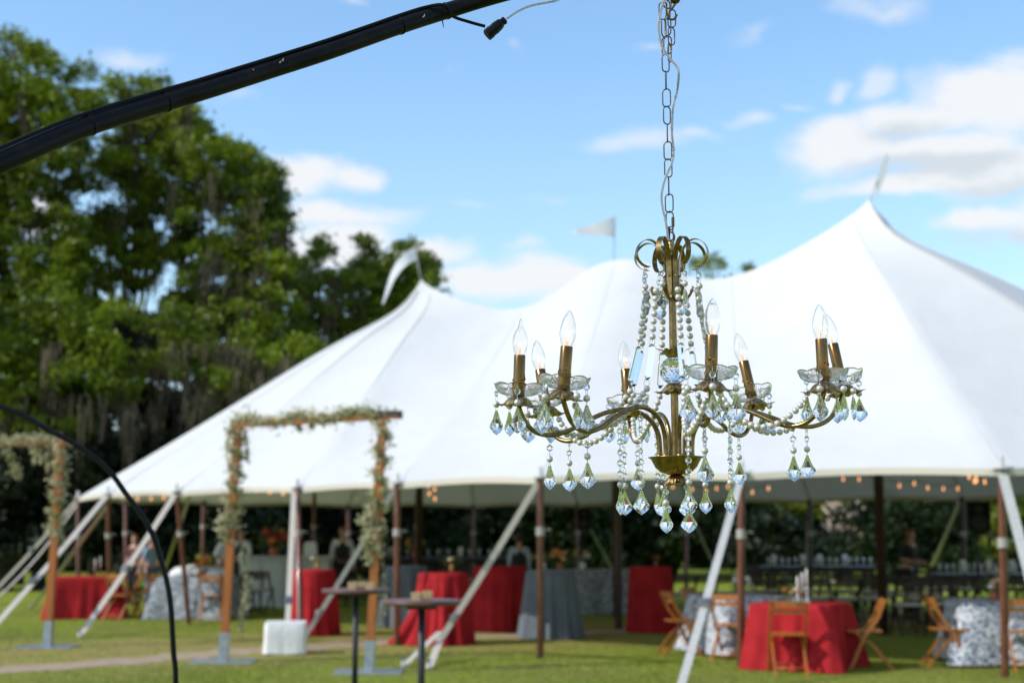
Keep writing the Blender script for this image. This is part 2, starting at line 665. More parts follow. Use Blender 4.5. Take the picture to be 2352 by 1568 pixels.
# short blades over the part of the lawn that shows
rg = np.random.default_rng(11)
def blades():
    n = 170000
    Y = 12.5 + (rg.random(n) ** 1.6) * 20
    X = (rg.random(n) * 2 - 1) * Y * .39
    keep = np.ones(n, bool)
    pa = np.array([[p.x, p.y] for p in pp])
    for a, b_ in zip(pa[:-1:3], pa[3::3]):
        ab = b_ - a
        tt = np.clip(((X - a[0]) * ab[0] + (Y - a[1]) * ab[1]) / (ab @ ab), 0, 1)
        dd = np.hypot(X - a[0] - tt * ab[0], Y - a[1] - tt * ab[1])
        keep &= dd > .38
    dl = np.abs(Y - 22.6 - .58 * X)
    keep &= (dl > 2.6) | (rg.random(n) < .22)
    X, Y = X[keep], Y[keep]
    n = len(X)
    h = rg.uniform(.010, .034, n) * (1 + .5 * np.sin(X * 1.3) * np.sin(Y * .9))
    a = rg.random(n) * 6.283
    w = rg.uniform(.004, .009, n)
    lean = rg.normal(size=(n, 2)) * .018
    v = np.zeros((n, 3, 3), 'f')
    v[:, 0] = np.stack([X - w * np.cos(a), Y - w * np.sin(a), np.zeros(n)], 1)
    v[:, 1] = np.stack([X + w * np.cos(a), Y + w * np.sin(a), np.zeros(n)], 1)
    v[:, 2] = np.stack([X + lean[:, 0], Y + lean[:, 1], h], 1)
    me = bpy.data.meshes.new('grass')
    me.vertices.add(3 * n)
    me.vertices.foreach_set('co', v.ravel())
    me.loops.add(3 * n)
    me.loops.foreach_set('vertex_index', np.arange(3 * n, dtype='i'))
    me.polygons.add(n)
    me.polygons.foreach_set('loop_start', np.arange(0, 3 * n, 3, dtype='i'))
    me.materials.append(leafmat('grass_blade', (.20, .265, .022), (.38, .42, .07), .4, .6, .8, c3=(.30, .27, .10)))
    me.update()
    return link('grass', me)
tag(blades(), 'short green grass blades of the lawn', kind='stuff')

# ------------------------------------------------------------------ woods
M_LEAF_OAK = leafmat('oak_leaves', (.014, .038, .002), (.235, .305, .006), .28, .5, .35)
M_LEAF_DARK_SHADE = leafmat('dark_shade_leaves', (.004, .010, .002), (.013, .027, .005), .22, .6, .3)  # dark leaf green with the wood's deep shade put into it
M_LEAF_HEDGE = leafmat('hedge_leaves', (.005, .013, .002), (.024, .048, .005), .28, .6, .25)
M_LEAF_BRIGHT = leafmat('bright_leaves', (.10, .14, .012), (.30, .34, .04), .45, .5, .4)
M_BARK = mat('bark', (.030, .023, .018), .9, noise=(8, 5, (.016, .013, .010), .4, .6, (3, 3, .6)), bump=(14, .7, .03))
M_MOSS = leafmat('spanish_moss', (.07, .058, .038), (.19, .155, .10), .3, .9, .6)

def crown_points(lobes, D, rng, per, depth=1.0, hollow=.35):
    """lobes: (px,py,rpx) at depth D -> clumps of leaf points, loosely filling each lobe"""
    out = []
    for (px, py, r) in lobes:
        rw = r / F * D
        k = max(7, int(9.0 * rw ** 1.75))
        for _ in range(k):
            u = rng.normal(size=3)
            u /= np.linalg.norm(u)
            q = rng.uniform(hollow, 1.0) ** .6
            c = np.array(P(px, py, D + rng.uniform(-1, 1) * depth)) + u * q * rw * np.array([1, .9, .9])
            cr_ = rng.uniform(.5, 1.0) * (.28 + .20 * rw)
            nn = int(per * cr_ ** 1.6 * rng.uniform(.6, 1.3))
            pts = rng.normal(size=(nn, 3)) * cr_ * np.array([.62, .62, .40]) + c
            out.append(pts)
    return np.concatenate(out)

def moss_mesh(anchors, rng, lmin=.9, lmax=3.0, strands=24):
    """hanging beards of thin ragged strips"""
    vs, fs = [], []
    for a in anchors:
        L_ = rng.uniform(lmin, lmax)
        wd = rng.uniform(.08, .24)
        for _ in range(strands):
            x, y = rng.normal(size=2) * wd
            l = L_ * rng.uniform(.35, 1) * math.exp(-(x * x + y * y) / (2 * wd * wd) * .5)
            z0 = a[2] + rng.uniform(-.2, .25)
            w = rng.uniform(.012, .035)
            th = rng.random() * 6.28
            cx, sx = math.cos(th) * w, math.sin(th) * w
            b = len(vs)
            nseg = 4
            px, py = a[0] + x, a[1] + y
            for i in range(nseg + 1):
                t = i / nseg
                ww = (1 - t) ** .6 * (1 + .5 * rng.uniform(-1, 1))
                px += rng.normal() * .03
                vs.append((px - cx * ww, py - sx * ww, z0 - l * t))
                vs.append((px + cx * ww, py + sx * ww, z0 - l * t))
            for i in range(nseg):
                fs.append((b + 2 * i, b + 2 * i + 1, b + 2 * i + 3, b + 2 * i + 2))
    me = bpy.data.meshes.new('spanish_moss')
    me.from_pydata(vs, [], fs)
    me.materials.append(M_MOSS)
    me.update()
    return me

TOP = [(-400, 150), (-200, 60), (0, 90), (60, 95), (140, 130), (195, 190), (225, 250), (250, 200), (300, 170), (380, 185), (430, 240), (470, 300),
       (505, 320), (560, 345), (610, 370), (650, 440), (655, 560), (680, 640), (705, 580), (750, 570), (775, 640), (815, 580), (850, 560), (885, 600), (935, 560),
       (985, 600), (1010, 700), (1030, 800)]
def top_y(x):
    for (a, b_), (c, d) in zip(TOP, TOP[1:]):
        if a <= x <= c:
            return b_ + (d - b_) * (x - a) / (c - a)
    return 900
def fill(x0, x1, y1, seed, gap=.27, step=52, margin=40):
    q = random.Random(seed)
    out = []
    x = x0
    while x < x1:
        y = top_y(x) + margin + q.uniform(-28, 34)
        while y < y1:
            if q.random() > gap:
                out.append((x + q.uniform(-16, 16), y + q.uniform(-10, 16), q.uniform(26, 48)))
            y += step * q.uniform(.75, 1.15)
        x += step * .8
    return out
FILL = {110: fill(-200, 270, 985, 46, .45), 60: fill(-200, 215, 840, 41), 300: fill(225, 425, 650, 42), 520: fill(430, 665, 860, 43), 740: fill(690, 850, 900, 44, .2), 915: fill(870, 1000, 800, 45, .25, 44, 34)}
def tree(name, label, lobes, D, seed, leafm, trunk_px, size=.17, per=620, moss=0, group=None, mossbox=None, depth=2.2,
         cat='tree', trunk_r=.20, hollow=.2):
    rng = np.random.default_rng(seed)
    base = GX(trunk_px, D)
    lobes = list(lobes)
    big = list(lobes)
    extra = FILL.get(trunk_px, [])
    lobes += [l for l in extra if l[1] > 660] if D < 41.5 else extra
    t = thing(name, label, cat, base, 0, group)
    pts = crown_points(lobes, D, rng, per, depth, hollow)
    me = leaf_mesh('crown', pts - np.array(base), size, leafm, rng, droop=.15)
    tag(link('crown', me, t), kind='stuff')
    # trunk and limbs reaching into the lobes
    b = MB()
    top = max(P(l[0], l[1], D).z for l in lobes)
    fork = Vector((base.x + rng.uniform(-.3, .3), D, min(top * .4, 5.5)))
    b.tube([base - Vector((0, 0, .3)), base + (fork - base) * .12, base + (fork - base) * .5 + Vector((.15, 0, 0)), fork],
           [trunk_r * 1.5, trunk_r, trunk_r * .8, trunk_r * .7], 10)
    for l in sorted(big, key=lambda q: -q[2])[:9]:
        e = P(l[0], l[1], D + rng.uniform(-.6, .6) * depth)
        if e.z < fork.z:
            continue
        mid = fork.lerp(e, .5) + Vector((rng.uniform(-.6, .6), rng.uniform(-.5, .5), rng.uniform(-.2, .8)))
        pa = cr_path([fork, mid, e], 5)
        k = len(pa)
        b.tube(pa, [trunk_r * .38 * (1 - i / k) + .012 for i in range(k)], 6)
    b.build('trunk', M_BARK, t)
    if moss:
        an = []
        for _ in range(moss):
            if mossbox:
                x0, x1, y0, y1 = mossbox
                an.append(np.array(P(rng.uniform(x0, x1), rng.uniform(y0, y1), D - depth * rng.uniform(.2, 1.15))))
            else:
                an.append(pts[rng.integers(len(pts))])
        me = moss_mesh(np.array(an) - np.array(base), rng)
        tag(link('spanish_moss', me, t), kind='stuff')
    return t

OAKG = 'moss-hung trees behind the tent at the left'
tree('oak_tree', 'tall moss-hung tree at the left edge, topmost crown in the photo',
     [(20, 120, 62), (95, 150, 66), (165, 190, 60), (40, 240, 90), (150, 290, 75), (215, 240, 40), (-90, 200, 120),
      (-80, 420, 150), (30, 400, 62), (190, 370, 50), (20, 590, 62), (150, 560, 60), (-100, 650, 150), (60, 700, 90)],
     44, 1, M_LEAF_OAK, 60, moss=34)
tree('oak_tree', 'broad moss-hung tree behind the black pole, second crown from the left edge',
     [(285, 200, 46), (350, 210, 52), (410, 235, 45), (270, 290, 62), (360, 320, 70), (440, 320, 45), (230, 400, 58),
      (330, 440, 75), (250, 540, 75), (370, 560, 70), (180, 640, 60), (420, 700, 40)],
     47, 2, M_LEAF_OAK, 300, moss=42)
tree('oak_tree', 'round-topped moss-hung tree beside the open sky, left of the tent roof',
     [(500, 330, 44), (560, 370, 48), (605, 385, 34), (625, 430, 34), (470, 420, 58), (560, 470, 58), (600, 520, 36),
      (430, 520, 55), (520, 590, 72), (620, 620, 48), (660, 690, 45), (480, 690, 70), (590, 730, 70), (640, 570, 28),
      (455, 290, 30), (425, 262, 26)],
     45, 3, M_LEAF_OAK, 520, moss=84)
tree('oak_tree', 'shorter ragged tree between the round-topped tree and the tent peak',
     [(730, 570, 32), (715, 620, 40), (760, 650, 45), (690, 720, 60), (790, 700, 50), (740, 790, 70), (835, 560, 24),
      (830, 610, 24), (850, 660, 32), (840, 740, 50)],
     50, 4, M_LEAF_OAK, 740, moss=40, hollow=.2)
tree('oak_tree', 'thin-topped tree directly behind the leftmost tent peak and its flag',
     [(930, 565, 24), (905, 600, 26), (960, 600, 22), (985, 615, 16), (900, 660, 34), (950, 660, 36), (880, 720, 45), (960, 720, 50)],
     52, 5, M_LEAF_OAK, 915, moss=14, hollow=.2)
tree('oak_tree', 'low bright-leaved moss-hung tree at the left, its boughs under the tallest crown',
     [(40, 780, 80), (150, 770, 70), (110, 860, 80), (240, 800, 60), (-40, 870, 90), (215, 880, 50), (70, 950, 50)],
     40, 6, M_LEAF_OAK, 110, moss=34, mossbox=(-60, 330, 790, 1000))
tree('oak_tree', 'wide low moss-hung tree with beards of moss, left of the tent slope',
     [(380, 740, 60), (470, 760, 60), (560, 800, 55), (410, 830, 50), (520, 870, 55), (620, 830, 45), (690, 800, 40), (480, 930, 38),
      (300, 880, 34), (350, 830, 30)],
     41, 7, M_LEAF_OAK, 455, moss=44, mossbox=(330, 700, 780, 960))
tree('oak_tree', 'far tree with only its crown showing above the tent roof, right of the chandelier',
     [(1600, 605, 16), (1630, 600, 20), (1655, 608, 14), (1722, 620, 9), (1580, 640, 40), (1650, 650, 40)],
     62, 8, M_LEAF_OAK, 1630, per=220)

# dark understorey: one wooded mass under the crowns, reads as a single wood
def wood_mass(name, label, lobes, D, seed, leafm, per, size, depth):
    rng = np.random.default_rng(seed)
    pts = crown_points(lobes, D, rng, per, depth, .1)
    pts = pts[pts[:, 2] > .03]
    me = leaf_mesh(name, pts, size, leafm, rng)
    return tag(link(name, me), label, kind='stuff')
lob = []
for i in range(26):
    x = -250 + i * 42
    for yy, rr in ((1285, 50), (1230, 62), (1130, 66), (1020, 66), (920, 62), (820, 58), (730, 50)):
        if x > 640 and yy < 830:
            continue
        if x > 800 and yy < 900:
            continue
        if x > 830 and yy < 1000:
            continue
        lob.append((x + rnd.uniform(-15, 15), yy + rnd.uniform(-15, 15), rr))
wood_mass('woodland', 'deep wood, shade painted into its leaves, behind the moss-hung trees', lob, 60, 21, M_LEAF_DARK_SHADE, 400, .42, 3)
lob = []
for i in range(40):
    x = 860 + i * 46
    for yy, rr in ((1285, 44), (1240, 50), (1180, 52), (1125, 52)):
        lob.append((x + rnd.uniform(-15, 15), yy + rnd.uniform(-10, 10), rr))
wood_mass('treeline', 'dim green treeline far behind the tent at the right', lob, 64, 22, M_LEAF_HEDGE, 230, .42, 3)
tk = np.random.default_rng(5)
for i, (x, D, r) in enumerate([(230, 54, .16), (600, 54, .2), (700, 55, .14), (20, 53, .18), (355, 56, .14), (830, 56, .14)]):
    b = MB()
    p0 = GX(x, D)
    pa = cr_path([p0 - Vector((0, 0, .2)), p0 + Vector((tk.uniform(-.3, .3), 0, 4)), p0 + Vector((tk.uniform(-.8, .8), 0, 9)),
                  p0 + Vector((tk.uniform(-1.5, 1.5), 0, 14 if x < 500 else 10))], 4)
    b.tube(pa, [r * (1 - .5 * j / len(pa)) for j in range(len(pa))], 8)
    lb = ['bare dark trunk standing in the wood behind the garlanded left arch', 'bare dark trunk in the wood left of the tent slope',
          'thin dark trunk behind the tent slope in the wood', 'thick dark trunk in the wood at the left edge',
          'dark trunk in the wood between the left arch and the tent tip', 'thin dark trunk hidden in the wood behind the white bar'][i]
    tt = thing('bare_tree', lb, 'tree', p0)
    b.build('trunk', M_BARK, tt)

# hedges and bushes behind the tent, each one its own
def bush(label, lobes, D, seed, leafm, per=420, size=.24, cat='bush', name='bush', depth=1.2):
    rng = np.random.default_rng(seed)
    cx = sum(l[0] for l in lobes) / len(lobes)
    base = GX(cx, D)
    t = thing(name, label, cat, base)
    pts = crown_points(lobes, D, rng, per, depth, .1)
    pts = pts[pts[:, 2] > .02]
    tag(link('foliage', leaf_mesh('foliage', pts - np.array(base), size, leafm, rng), t), kind='stuff')
    b = MB()
    for k in range(5):
        e = base + Vector((rng.uniform(-1.2, 1.2), rng.uniform(-.5, .5), rng.uniform(1.2, 2.2)))
        b.tube([base + Vector((rng.uniform(-.3, .3), 0, -.1)), base.lerp(e, .5) + Vector((.1, 0, .2)), e], [.09, .06, .03], 6)
    b.build('stem', M_BARK, t)
    return t
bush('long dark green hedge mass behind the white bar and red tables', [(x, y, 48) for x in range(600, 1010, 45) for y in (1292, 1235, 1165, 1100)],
     47, 31, M_LEAF_DARK_SHADE)
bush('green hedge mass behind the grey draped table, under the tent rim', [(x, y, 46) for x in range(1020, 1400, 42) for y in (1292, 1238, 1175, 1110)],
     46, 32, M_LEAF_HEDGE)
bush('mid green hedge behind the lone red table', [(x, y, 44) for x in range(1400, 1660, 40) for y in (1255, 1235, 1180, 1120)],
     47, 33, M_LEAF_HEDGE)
bush('dark rounded shrub behind the thick brown pole', [(1690, 1225, 55), (1740, 1210, 50), (1720, 1265, 50)], 44, 34, M_LEAF_DARK_SHADE)
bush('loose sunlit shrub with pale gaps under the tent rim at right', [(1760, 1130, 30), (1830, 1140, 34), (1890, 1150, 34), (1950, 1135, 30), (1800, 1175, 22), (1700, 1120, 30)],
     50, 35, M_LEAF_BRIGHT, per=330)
bush('dark round shrub in front of the pale branches', [(1800, 1235, 50), (1865, 1250, 48), (1840, 1275, 45)], 43, 36, M_LEAF_DARK_SHADE)
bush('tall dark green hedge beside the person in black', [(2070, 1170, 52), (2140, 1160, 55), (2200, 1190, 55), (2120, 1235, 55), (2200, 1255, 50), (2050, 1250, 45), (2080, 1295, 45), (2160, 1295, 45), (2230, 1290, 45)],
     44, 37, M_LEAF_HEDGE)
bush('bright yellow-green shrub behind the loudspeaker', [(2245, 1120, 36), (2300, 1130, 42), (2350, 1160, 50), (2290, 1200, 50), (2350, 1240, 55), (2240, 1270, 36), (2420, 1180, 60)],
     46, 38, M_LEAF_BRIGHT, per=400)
bush('dull green shrub filling the middle distance behind the long table', [(1780, 1285, 44), (1860, 1290, 44), (1930, 1290, 44), (1960, 1180, 40), (2000, 1210, 40), (1930, 1250, 36), (1990, 1265, 30)],
     48, 39, M_LEAF_HEDGE, per=260)
bush('black-green thicket added as painted shade behind the left-edge timber arch', [(x, y, r_) for x in range(-160, 230, 46) for (y, r_) in ((1245, 46), (1180, 50), (1110, 50), (1050, 44))],
     39.5, 40, M_LEAF_DARK_SHADE, per=330)  # near-black foliage added over the trunks, deep shade put into its colour
bush('black-green thicket added as painted shade behind the far-left red table and left tent tip', [(x, y, r_) for x in range(240, 620, 46) for (y, r_) in ((1250, 44), (1190, 48), (1120, 50), (1050, 46)) if y > 1000 + (x - 240) * .1],
     40.5, 41, M_LEAF_DARK_SHADE, per=330)
# pale bare branches
b = MB()
for i in range(26):
    y_ = 49.2
    a = P(rnd.uniform(1925, 1990), rnd.uniform(1200, 1285), y_)
    e = a + Vector((rnd.uniform(-1, .6), rnd.uniform(-.3, .3), rnd.uniform(.3, 1.4)))
    b.tube([a, a.lerp(e, .5) + Vector((rnd.uniform(-.15, .15), 0, .1)), e], [.11, .08, .04], 5)
M_PALE = mat('pale_dry_branch', (.46, .36, .27), .9)
o = b.build('dry_branches', M_PALE)
recentre(o)
tag(o, 'heap of pale dry branches between the dark shrubs at right', 'branches', kind='stuff')

# ------------------------------------------------------------------ the tent
def canvas_material():
    m = bpy.data.materials.new('sailcloth')
    m.use_nodes = True
    N, L = m.node_tree.nodes, m.node_tree.links
    b = N['Principled BSDF']
    b.inputs['Base Color'].default_value = (.80, .80, .785, 1)
    b.inputs['Roughness'].default_value = .6
    b.inputs['Specular IOR Level'].default_value = .3
    t = N.new('ShaderNodeTexCoord')
    n = N.new('ShaderNodeTexNoise')
    n.inputs['Scale'].default_value = .9
    n.inputs['Detail'].default_value = 5
    L.new(t.outputs['Object'], n.inputs[0])
    mr = N.new('ShaderNodeMapRange')
    mr.inputs[1].default_value = .35
    mr.inputs[2].default_value = .7
    L.new(n.outputs[0], mr.inputs[0])
    mx = N.new('ShaderNodeMix')
    mx.data_type = 'RGBA'
    mx.inputs[6].default_value = (.67, .668, .66, 1)
    mx.inputs[7].default_value = (.64, .635, .62, 1)
    L.new(mr.outputs[0], mx.inputs[0])
    L.new(mx.outputs[2], b.inputs['Base Color'])
    bp = N.new('ShaderNodeBump')
    bp.inputs['Strength'].default_value = .45
    bp.inputs['Distance'].default_value = .12
    L.new(n.outputs[0], bp.inputs['Height'])
    L.new(bp.outputs[0], b.inputs['Normal'])
    tr = N.new('ShaderNodeBsdfTranslucent')
    tr.inputs[0].default_value = (.60, .57, .52, 1)
    s = N.new('ShaderNodeMixShader')
    s.inputs[0].default_value = .12
    L.new(b.outputs[0], s.inputs[1])
    L.new(tr.outputs[0], s.inputs[2])
    L.new(s.outputs[0], N['Material Output'].inputs[0])
    return m
M_CANVAS = canvas_material()
M_SEAM = mat('canvas_seam', (.64, .635, .62), .7)
M_RIM = mat('canvas_rim', (.55, .50, .41), .8)
M_POLE = mat('varnished_pole', (.18, .060, .038), .42, noise=(4, 4, (.09, .033, .02), .4, .65, (6, 6, .5)), coat=.3)
M_DPOLE = mat('dark_pole', (.06, .028, .02), .5, noise=(4, 4, (.035, .018, .014), .4, .65, (6, 6, .5)))
M_STRAP = mat('beige_strap', (.53, .48, .41), .8, noise=(40, 3, (.40, .36, .30), .4, .7))
M_WSTRAP = mat('white_strap', (.50, .49, .46), .7, noise=(30, 3, (.40, .39, .36), .4, .7))
M_ROPE = mat('white_rope', (.46, .43, .39), .85, bump=(200, .5, .003))
M_STEEL = mat('steel_stake', (.30, .30, .31), .45, .8)

RIDGE = [Vector((-1.94, 30.0, 6.95)), Vector((1.96, 27.0, 6.78)), Vector((5.80, 22.6, 6.96))]
PER = [  # x, y, ridge parameter, has a pole (number of poles there)
    (-8.8, 29.0, 0.0), (-7.35, 26.0, 0.0), (-5.75, 24.5, 0.0), (-3.35, 22.3, 0.06), (-1.62, 20.2, .55), (.36, 18.1, 1.0),
    (2.72, 16.9, 1.5), (5.32, 15.5, 1.95), (8.6, 15.8, 2.0), (11.4, 18.2, 2.0), (12.7, 21.8, 2.0), (11.6, 25.8, 2.0),
    (9.0, 28.6, 1.95), (6.4, 30.8, 1.55), (4.0, 33.0, 1.1), (1.6, 35.2, .6), (-1.0, 36.7, .2), (-4.2, 36.7, 0.0),
    (-7.0, 35.0, 0.0), (-8.7, 32.2, 0.0)]
EAVE = 2.27

def ridge(s):
    s = min(max(s, 0), 2)
    i = min(int(s), 1)
    t = s - i
    a, b_ = RIDGE[i], RIDGE[i + 1]
    p = a.lerp(b_, t)
    far = t if i == 0 else 1 - t          # 0 at an end peak, 1 at the middle peak
    p.z -= .80 * (math.sin(pi * t)) ** (.75 + 1.1 * far)
    cusp = math.exp(-far * 5) + .25 * math.exp(-(1 - far) * 5)
    return p, cusp

def tent_surface(e, s, v, n_in):
    rp, cusp = ridge(s)
    gz = (1 - v) - cusp * .062 * (v / .085) * math.exp(1 - v / .085) - .028 * math.sin(pi * v)
    gz -= (1 - cusp) * .03 * math.sin(pi * v)
    p = rp.lerp(e, v)
    z = e.z + (rp.z - e.z) * gz
    return Vector((p.x, p.y, z))

NP = 14
samples = []
for k in range(len(PER)):
    a, b_ = PER[k], PER[(k + 1) % len(PER)]
    for i in range(NP):
        t = i / NP
        pa_, pd_ = PER[k - 1], PER[(k + 2) % len(PER)]
        w_ = .75
        x, y = [w_ * .5 * (2 * a[i_] + (b_[i_] - pa_[i_]) * t + (2 * pa_[i_] - 5 * a[i_] + 4 * b_[i_] - pd_[i_]) * t * t + (3 * a[i_] - pa_[i_] - 3 * b_[i_] + pd_[i_]) * t ** 3)
                + (1 - w_) * (a[i_] + (b_[i_] - a[i_]) * t) for i_ in (0, 1)]
        s = a[2] + (b_[2] - a[2]) * t
        rp, _ = ridge(s)
        dn_ = Vector((rp.x - x, rp.y - y, 0)).normalized()
        bow = math.sin(pi * t)
        e = Vector((x, y, EAVE)) + dn_ * .26 * bow + Vector((0, 0, .05 * bow))
        samples.append((e, s, bow))
NV = 40
m_ = MB()
vs, fs = [], []
for j in range(NV + 1):
    v = (j / NV) ** 1.6
    for (e, s, bow) in samples:
        p = tent_surface(e, s, v, None)
        # slight tension furrows running up from every pole
        p.z += .035 * (1 - bow) ** 6 * math.sin(pi * min(1, v * 1.0)) * (v ** 2)
        vs.append(p)
n = len(samples)
for j in range(NV):
    for k in range(n):
        l = (k + 1) % n
        fs.append((j * n + k, (j + 1) * n + k, (j + 1) * n + l, j * n + l))
m_.add(vs, fs, True)
tent = thing('pole_tent', 'large white peaked sailcloth tent with three peaks, filling the middle of the lawn', 'tent', (2, 26, 0))
m_.build('canopy', M_CANVAS, tent)
# hem round the eave
rim = MB()
ring = [tent_surface(e, s, 1.0, None) + Vector((0, 0, -.03)) for (e, s, b_) in samples]
vs, fs = [], []
for k, p in enumerate(ring):
    q = Vector(samples[k][0])
    vs += [p + Vector((0, 0, .034)), p + Vector((0, 0, -.045))]
for k in range(n):
    l = (k + 1) % n
    fs.append((2 * k, 2 * k + 1, 2 * l + 1, 2 * l))
rim.add(vs, fs, True)
rim.build('hem', M_RIM, tent)
# seams
seamlist = [(k * NP, 0) for k in range(len(PER))] 
for (k, _) in seamlist:
    e, s, bow = samples[k % n]
    pts = [tent_surface(e, s, (.02 + .97 * i / 30), None) + Vector((0, 0, .012)) for i in range(31)]
    rp, _c = ridge(s)
    sd = Vector((-(rp.y - e.y), rp.x - e.x, 0)).normalized()
    MB().strip(pts, .04, .004, sd).build('seam', M_SEAM, tent)
# grommet plates where the poles carry the roof
side = [  # base px,py -> perimeter index
    (180, 1405, 0, 'a'), (252, 1420, 1, 'a'), (434, 1432, 2, 'a'), (690, 1475, 3, 'a'), (911, 1481, 4, 'a'),
    (1241, 1511, 5, 'a'), (1701, 1532, 6, 'a'), (2309, 1556, 7, 'a')]

def pole(p0, p1, r, mtl, wrap=True, parent=None, name='side_pole', wz=1.55):
    d = p1 - p0
    b = MB()
    b.tube([p0, p0 + d * .02, p0 + d * .97, p1], [r * .9, r, r * .92, r * .5], 12)
    o = b.build(name, mtl, parent or tent)
    if wrap:
        t = (wz - p0.z) / d.z
        c = p0 + d * t
        w = MB()
        hx = []
        for i in range(50):
            a = i * .75
            hx.append(c + Vector((math.cos(a) * (r + .008), math.sin(a) * (r + .008), -.05 + .0022 * i)))
        w.tube(hx, .009, 6)
        w.tube([c + Vector((r, 0, .02)), c + Vector((r + .05, -.02, .035)), c + Vector((r + .10, -.02, .02))], .008, 5)
        w.build('rope_tie', M_ROPE, o)
    return o

for (px, py, k, _) in side:
    base = G(px, py)
    e = samples[k * NP][0]
    pole(base, Vector((e.x, e.y, e.z + .05)), .045, M_POLE, True, wz=rnd.uniform(1.45, 1.62))
    b = MB()
    b.lathe([(.0, .0), (.10, .0), (.10, .012), (.03, .03), (.028, .14), (0.001, .15)], 16,
            M=Matrix.Translation(Vector((e.x, e.y, e.z + .0))))
    b.build('pole_cap', M_WSTRAP, tent)
for k in range(8, len(PER)):
    e = samples[k * NP][0]
    rp, _c = ridge(PER[k][2])
    out = Vector((e.x - rp.x, e.y - rp.y, 0)).normalized()
    pole(Vector((e.x, e.y, 0)) - out * .12, Vector((e.x, e.y, e.z + .05)), .05, M_POLE if k > 13 else M_DPOLE, k > 11)
# second row of poles seen just inside the left and front edge
for (bx, by, tx, ty, D, mt_) in [(463, 1372, 468, 1135, 34.2, M_POLE), (718, 1370, 722, 1150, 33.5, M_POLE), (955, 1372, 958, 1118, 33.0, M_POLE)]:
    a_, b__ = P(bx, by, D), P(tx, ty, D)
    a_.z = 0
    b__.z = 2.55
    pole(a_, b__, .05, mt_, True, wz=1.7)
# tall centre and quarter poles
def inpole(px, D, r, z1, name='centre_pole', px2=None):
    a_ = GX(px, D)
    b__ = Vector((GX(px2 if px2 else px, D).x, D, z1))
    return pole(a_, b__, r, M_DPOLE, False, name=name)
for i, rr in enumerate(RIDGE):
    b = MB()
    b.tube([Vector((rr.x, rr.y, 0)), Vector((rr.x, rr.y, rr.z - .55))], .075, 14)
    b.build('centre_pole', M_DPOLE, tent)
inpole(1415, 24.0, .06, 4.3, 'quarter_pole')
inpole(2284, 24.5, .055, 4.2, 'quarter_pole')

# guy straps: flat webbing from the roof rim to the stakes
def strap(pts, w, mtl, side_v=(1, 0, 0), stake=True, ratchet=None):
    o = MB().strip(pts, w, .006, side_v).build('guy_strap', mtl, tent)
    if ratchet is not None:
        c = Vector(pts[0]).lerp(Vector(pts[-1]), ratchet)
        d = (Vector(pts[-1]) - Vector(pts[0])).normalized()
        q = d.to_track_quat('Z', 'Y').to_matrix()
        MB().box(c, (w * 1.3, .035, .13), q).box(c + q @ Vector((0, .03, 0)), (w * .8, .04, .05), q).build('ratchet', M_STEEL, o)
    if stake:
        e = Vector(pts[-1])
        MB().tube([e + Vector((0, 0, -.2)), e + Vector((0, 0, .10))], .017, 8).box(e + Vector((0, 0, .10)), (.05, .05, .02)).build('stake', M_STEEL, o)
    return o

def ev(k):
    e = samples[k * NP][0]
    return Vector((e.x, e.y, e.z))
sag = lambda a, b_, s_=.05, n_=8: [a.lerp(b_, i / n_) - Vector((0, 0, s_ * math.sin(pi * i / n_))) for i in range(n_ + 1)]
strap(sag(ev(5), G(1010, 1470, .25), .03), 0.090, M_STRAP, ratchet=.86, stake=False)
strap(sag(G(1016, 1455, .32), G(985, 1534), .0), 0.090, M_STRAP)
strap(sag(G(1010, 1450, .36), G(925, 1530), .0), 0.078, M_STRAP)
strap(sag(ev(4), G(700, 1462, .1), .03), 0.074, M_WSTRAP, ratchet=.84, stake=False)
strap(sag(G(706, 1455, .14), G(672, 1478), 0), 0.070, M_WSTRAP)
strap(sag(ev(3) + Vector((-.05, 0, 0)), G(658, 1490, 0), .02), 0.078, M_STRAP, ratchet=.72)
strap(sag(ev(6), G(1555, 1605), .02), 0.086, M_WSTRAP, ratchet=.62)
strap(sag(ev(7), G(2445, 1620), .02), 0.109, M_WSTRAP)
strap(sag(ev(1), G(-70, 1500), .04), 0.094, M_STRAP, ratchet=.62)
strap(sag(ev(1) + Vector((.1, .1, 0)), G(70, 1398), .04), 0.078, M_STRAP, ratchet=.7)
strap(sag(ev(0), G(-60, 1405), .05), 0.086, M_STRAP, ratchet=.45)
strap(sag(ev(0) + Vector((0, 0, -.1)), G(-90, 1435), .25), 0.039, M_STRAP)
strap(sag(ev(2), G(182, 1462), .04), 0.094, M_STRAP, ratchet=.55)
strap(sag(ev(2) + Vector((.15, .4, 0)), G(355, 1372), .05), 0.066, M_WSTRAP)
# straps on the far side seen under the roof
strap(sag(ev(13), P(1850, 1345, 33), .02), 0.070, M_WSTRAP, stake=False)
strap(sag(ev(12), P(2140, 1300, 33), .02), 0.078, M_WSTRAP, stake=False)
strap(sag(ev(14), P(1660, 1340, 36), .02), 0.055, M_WSTRAP, stake=False)
strap(sag(ev(15), P(1420, 1330, 38), .02), 0.039, M_WSTRAP, stake=False)

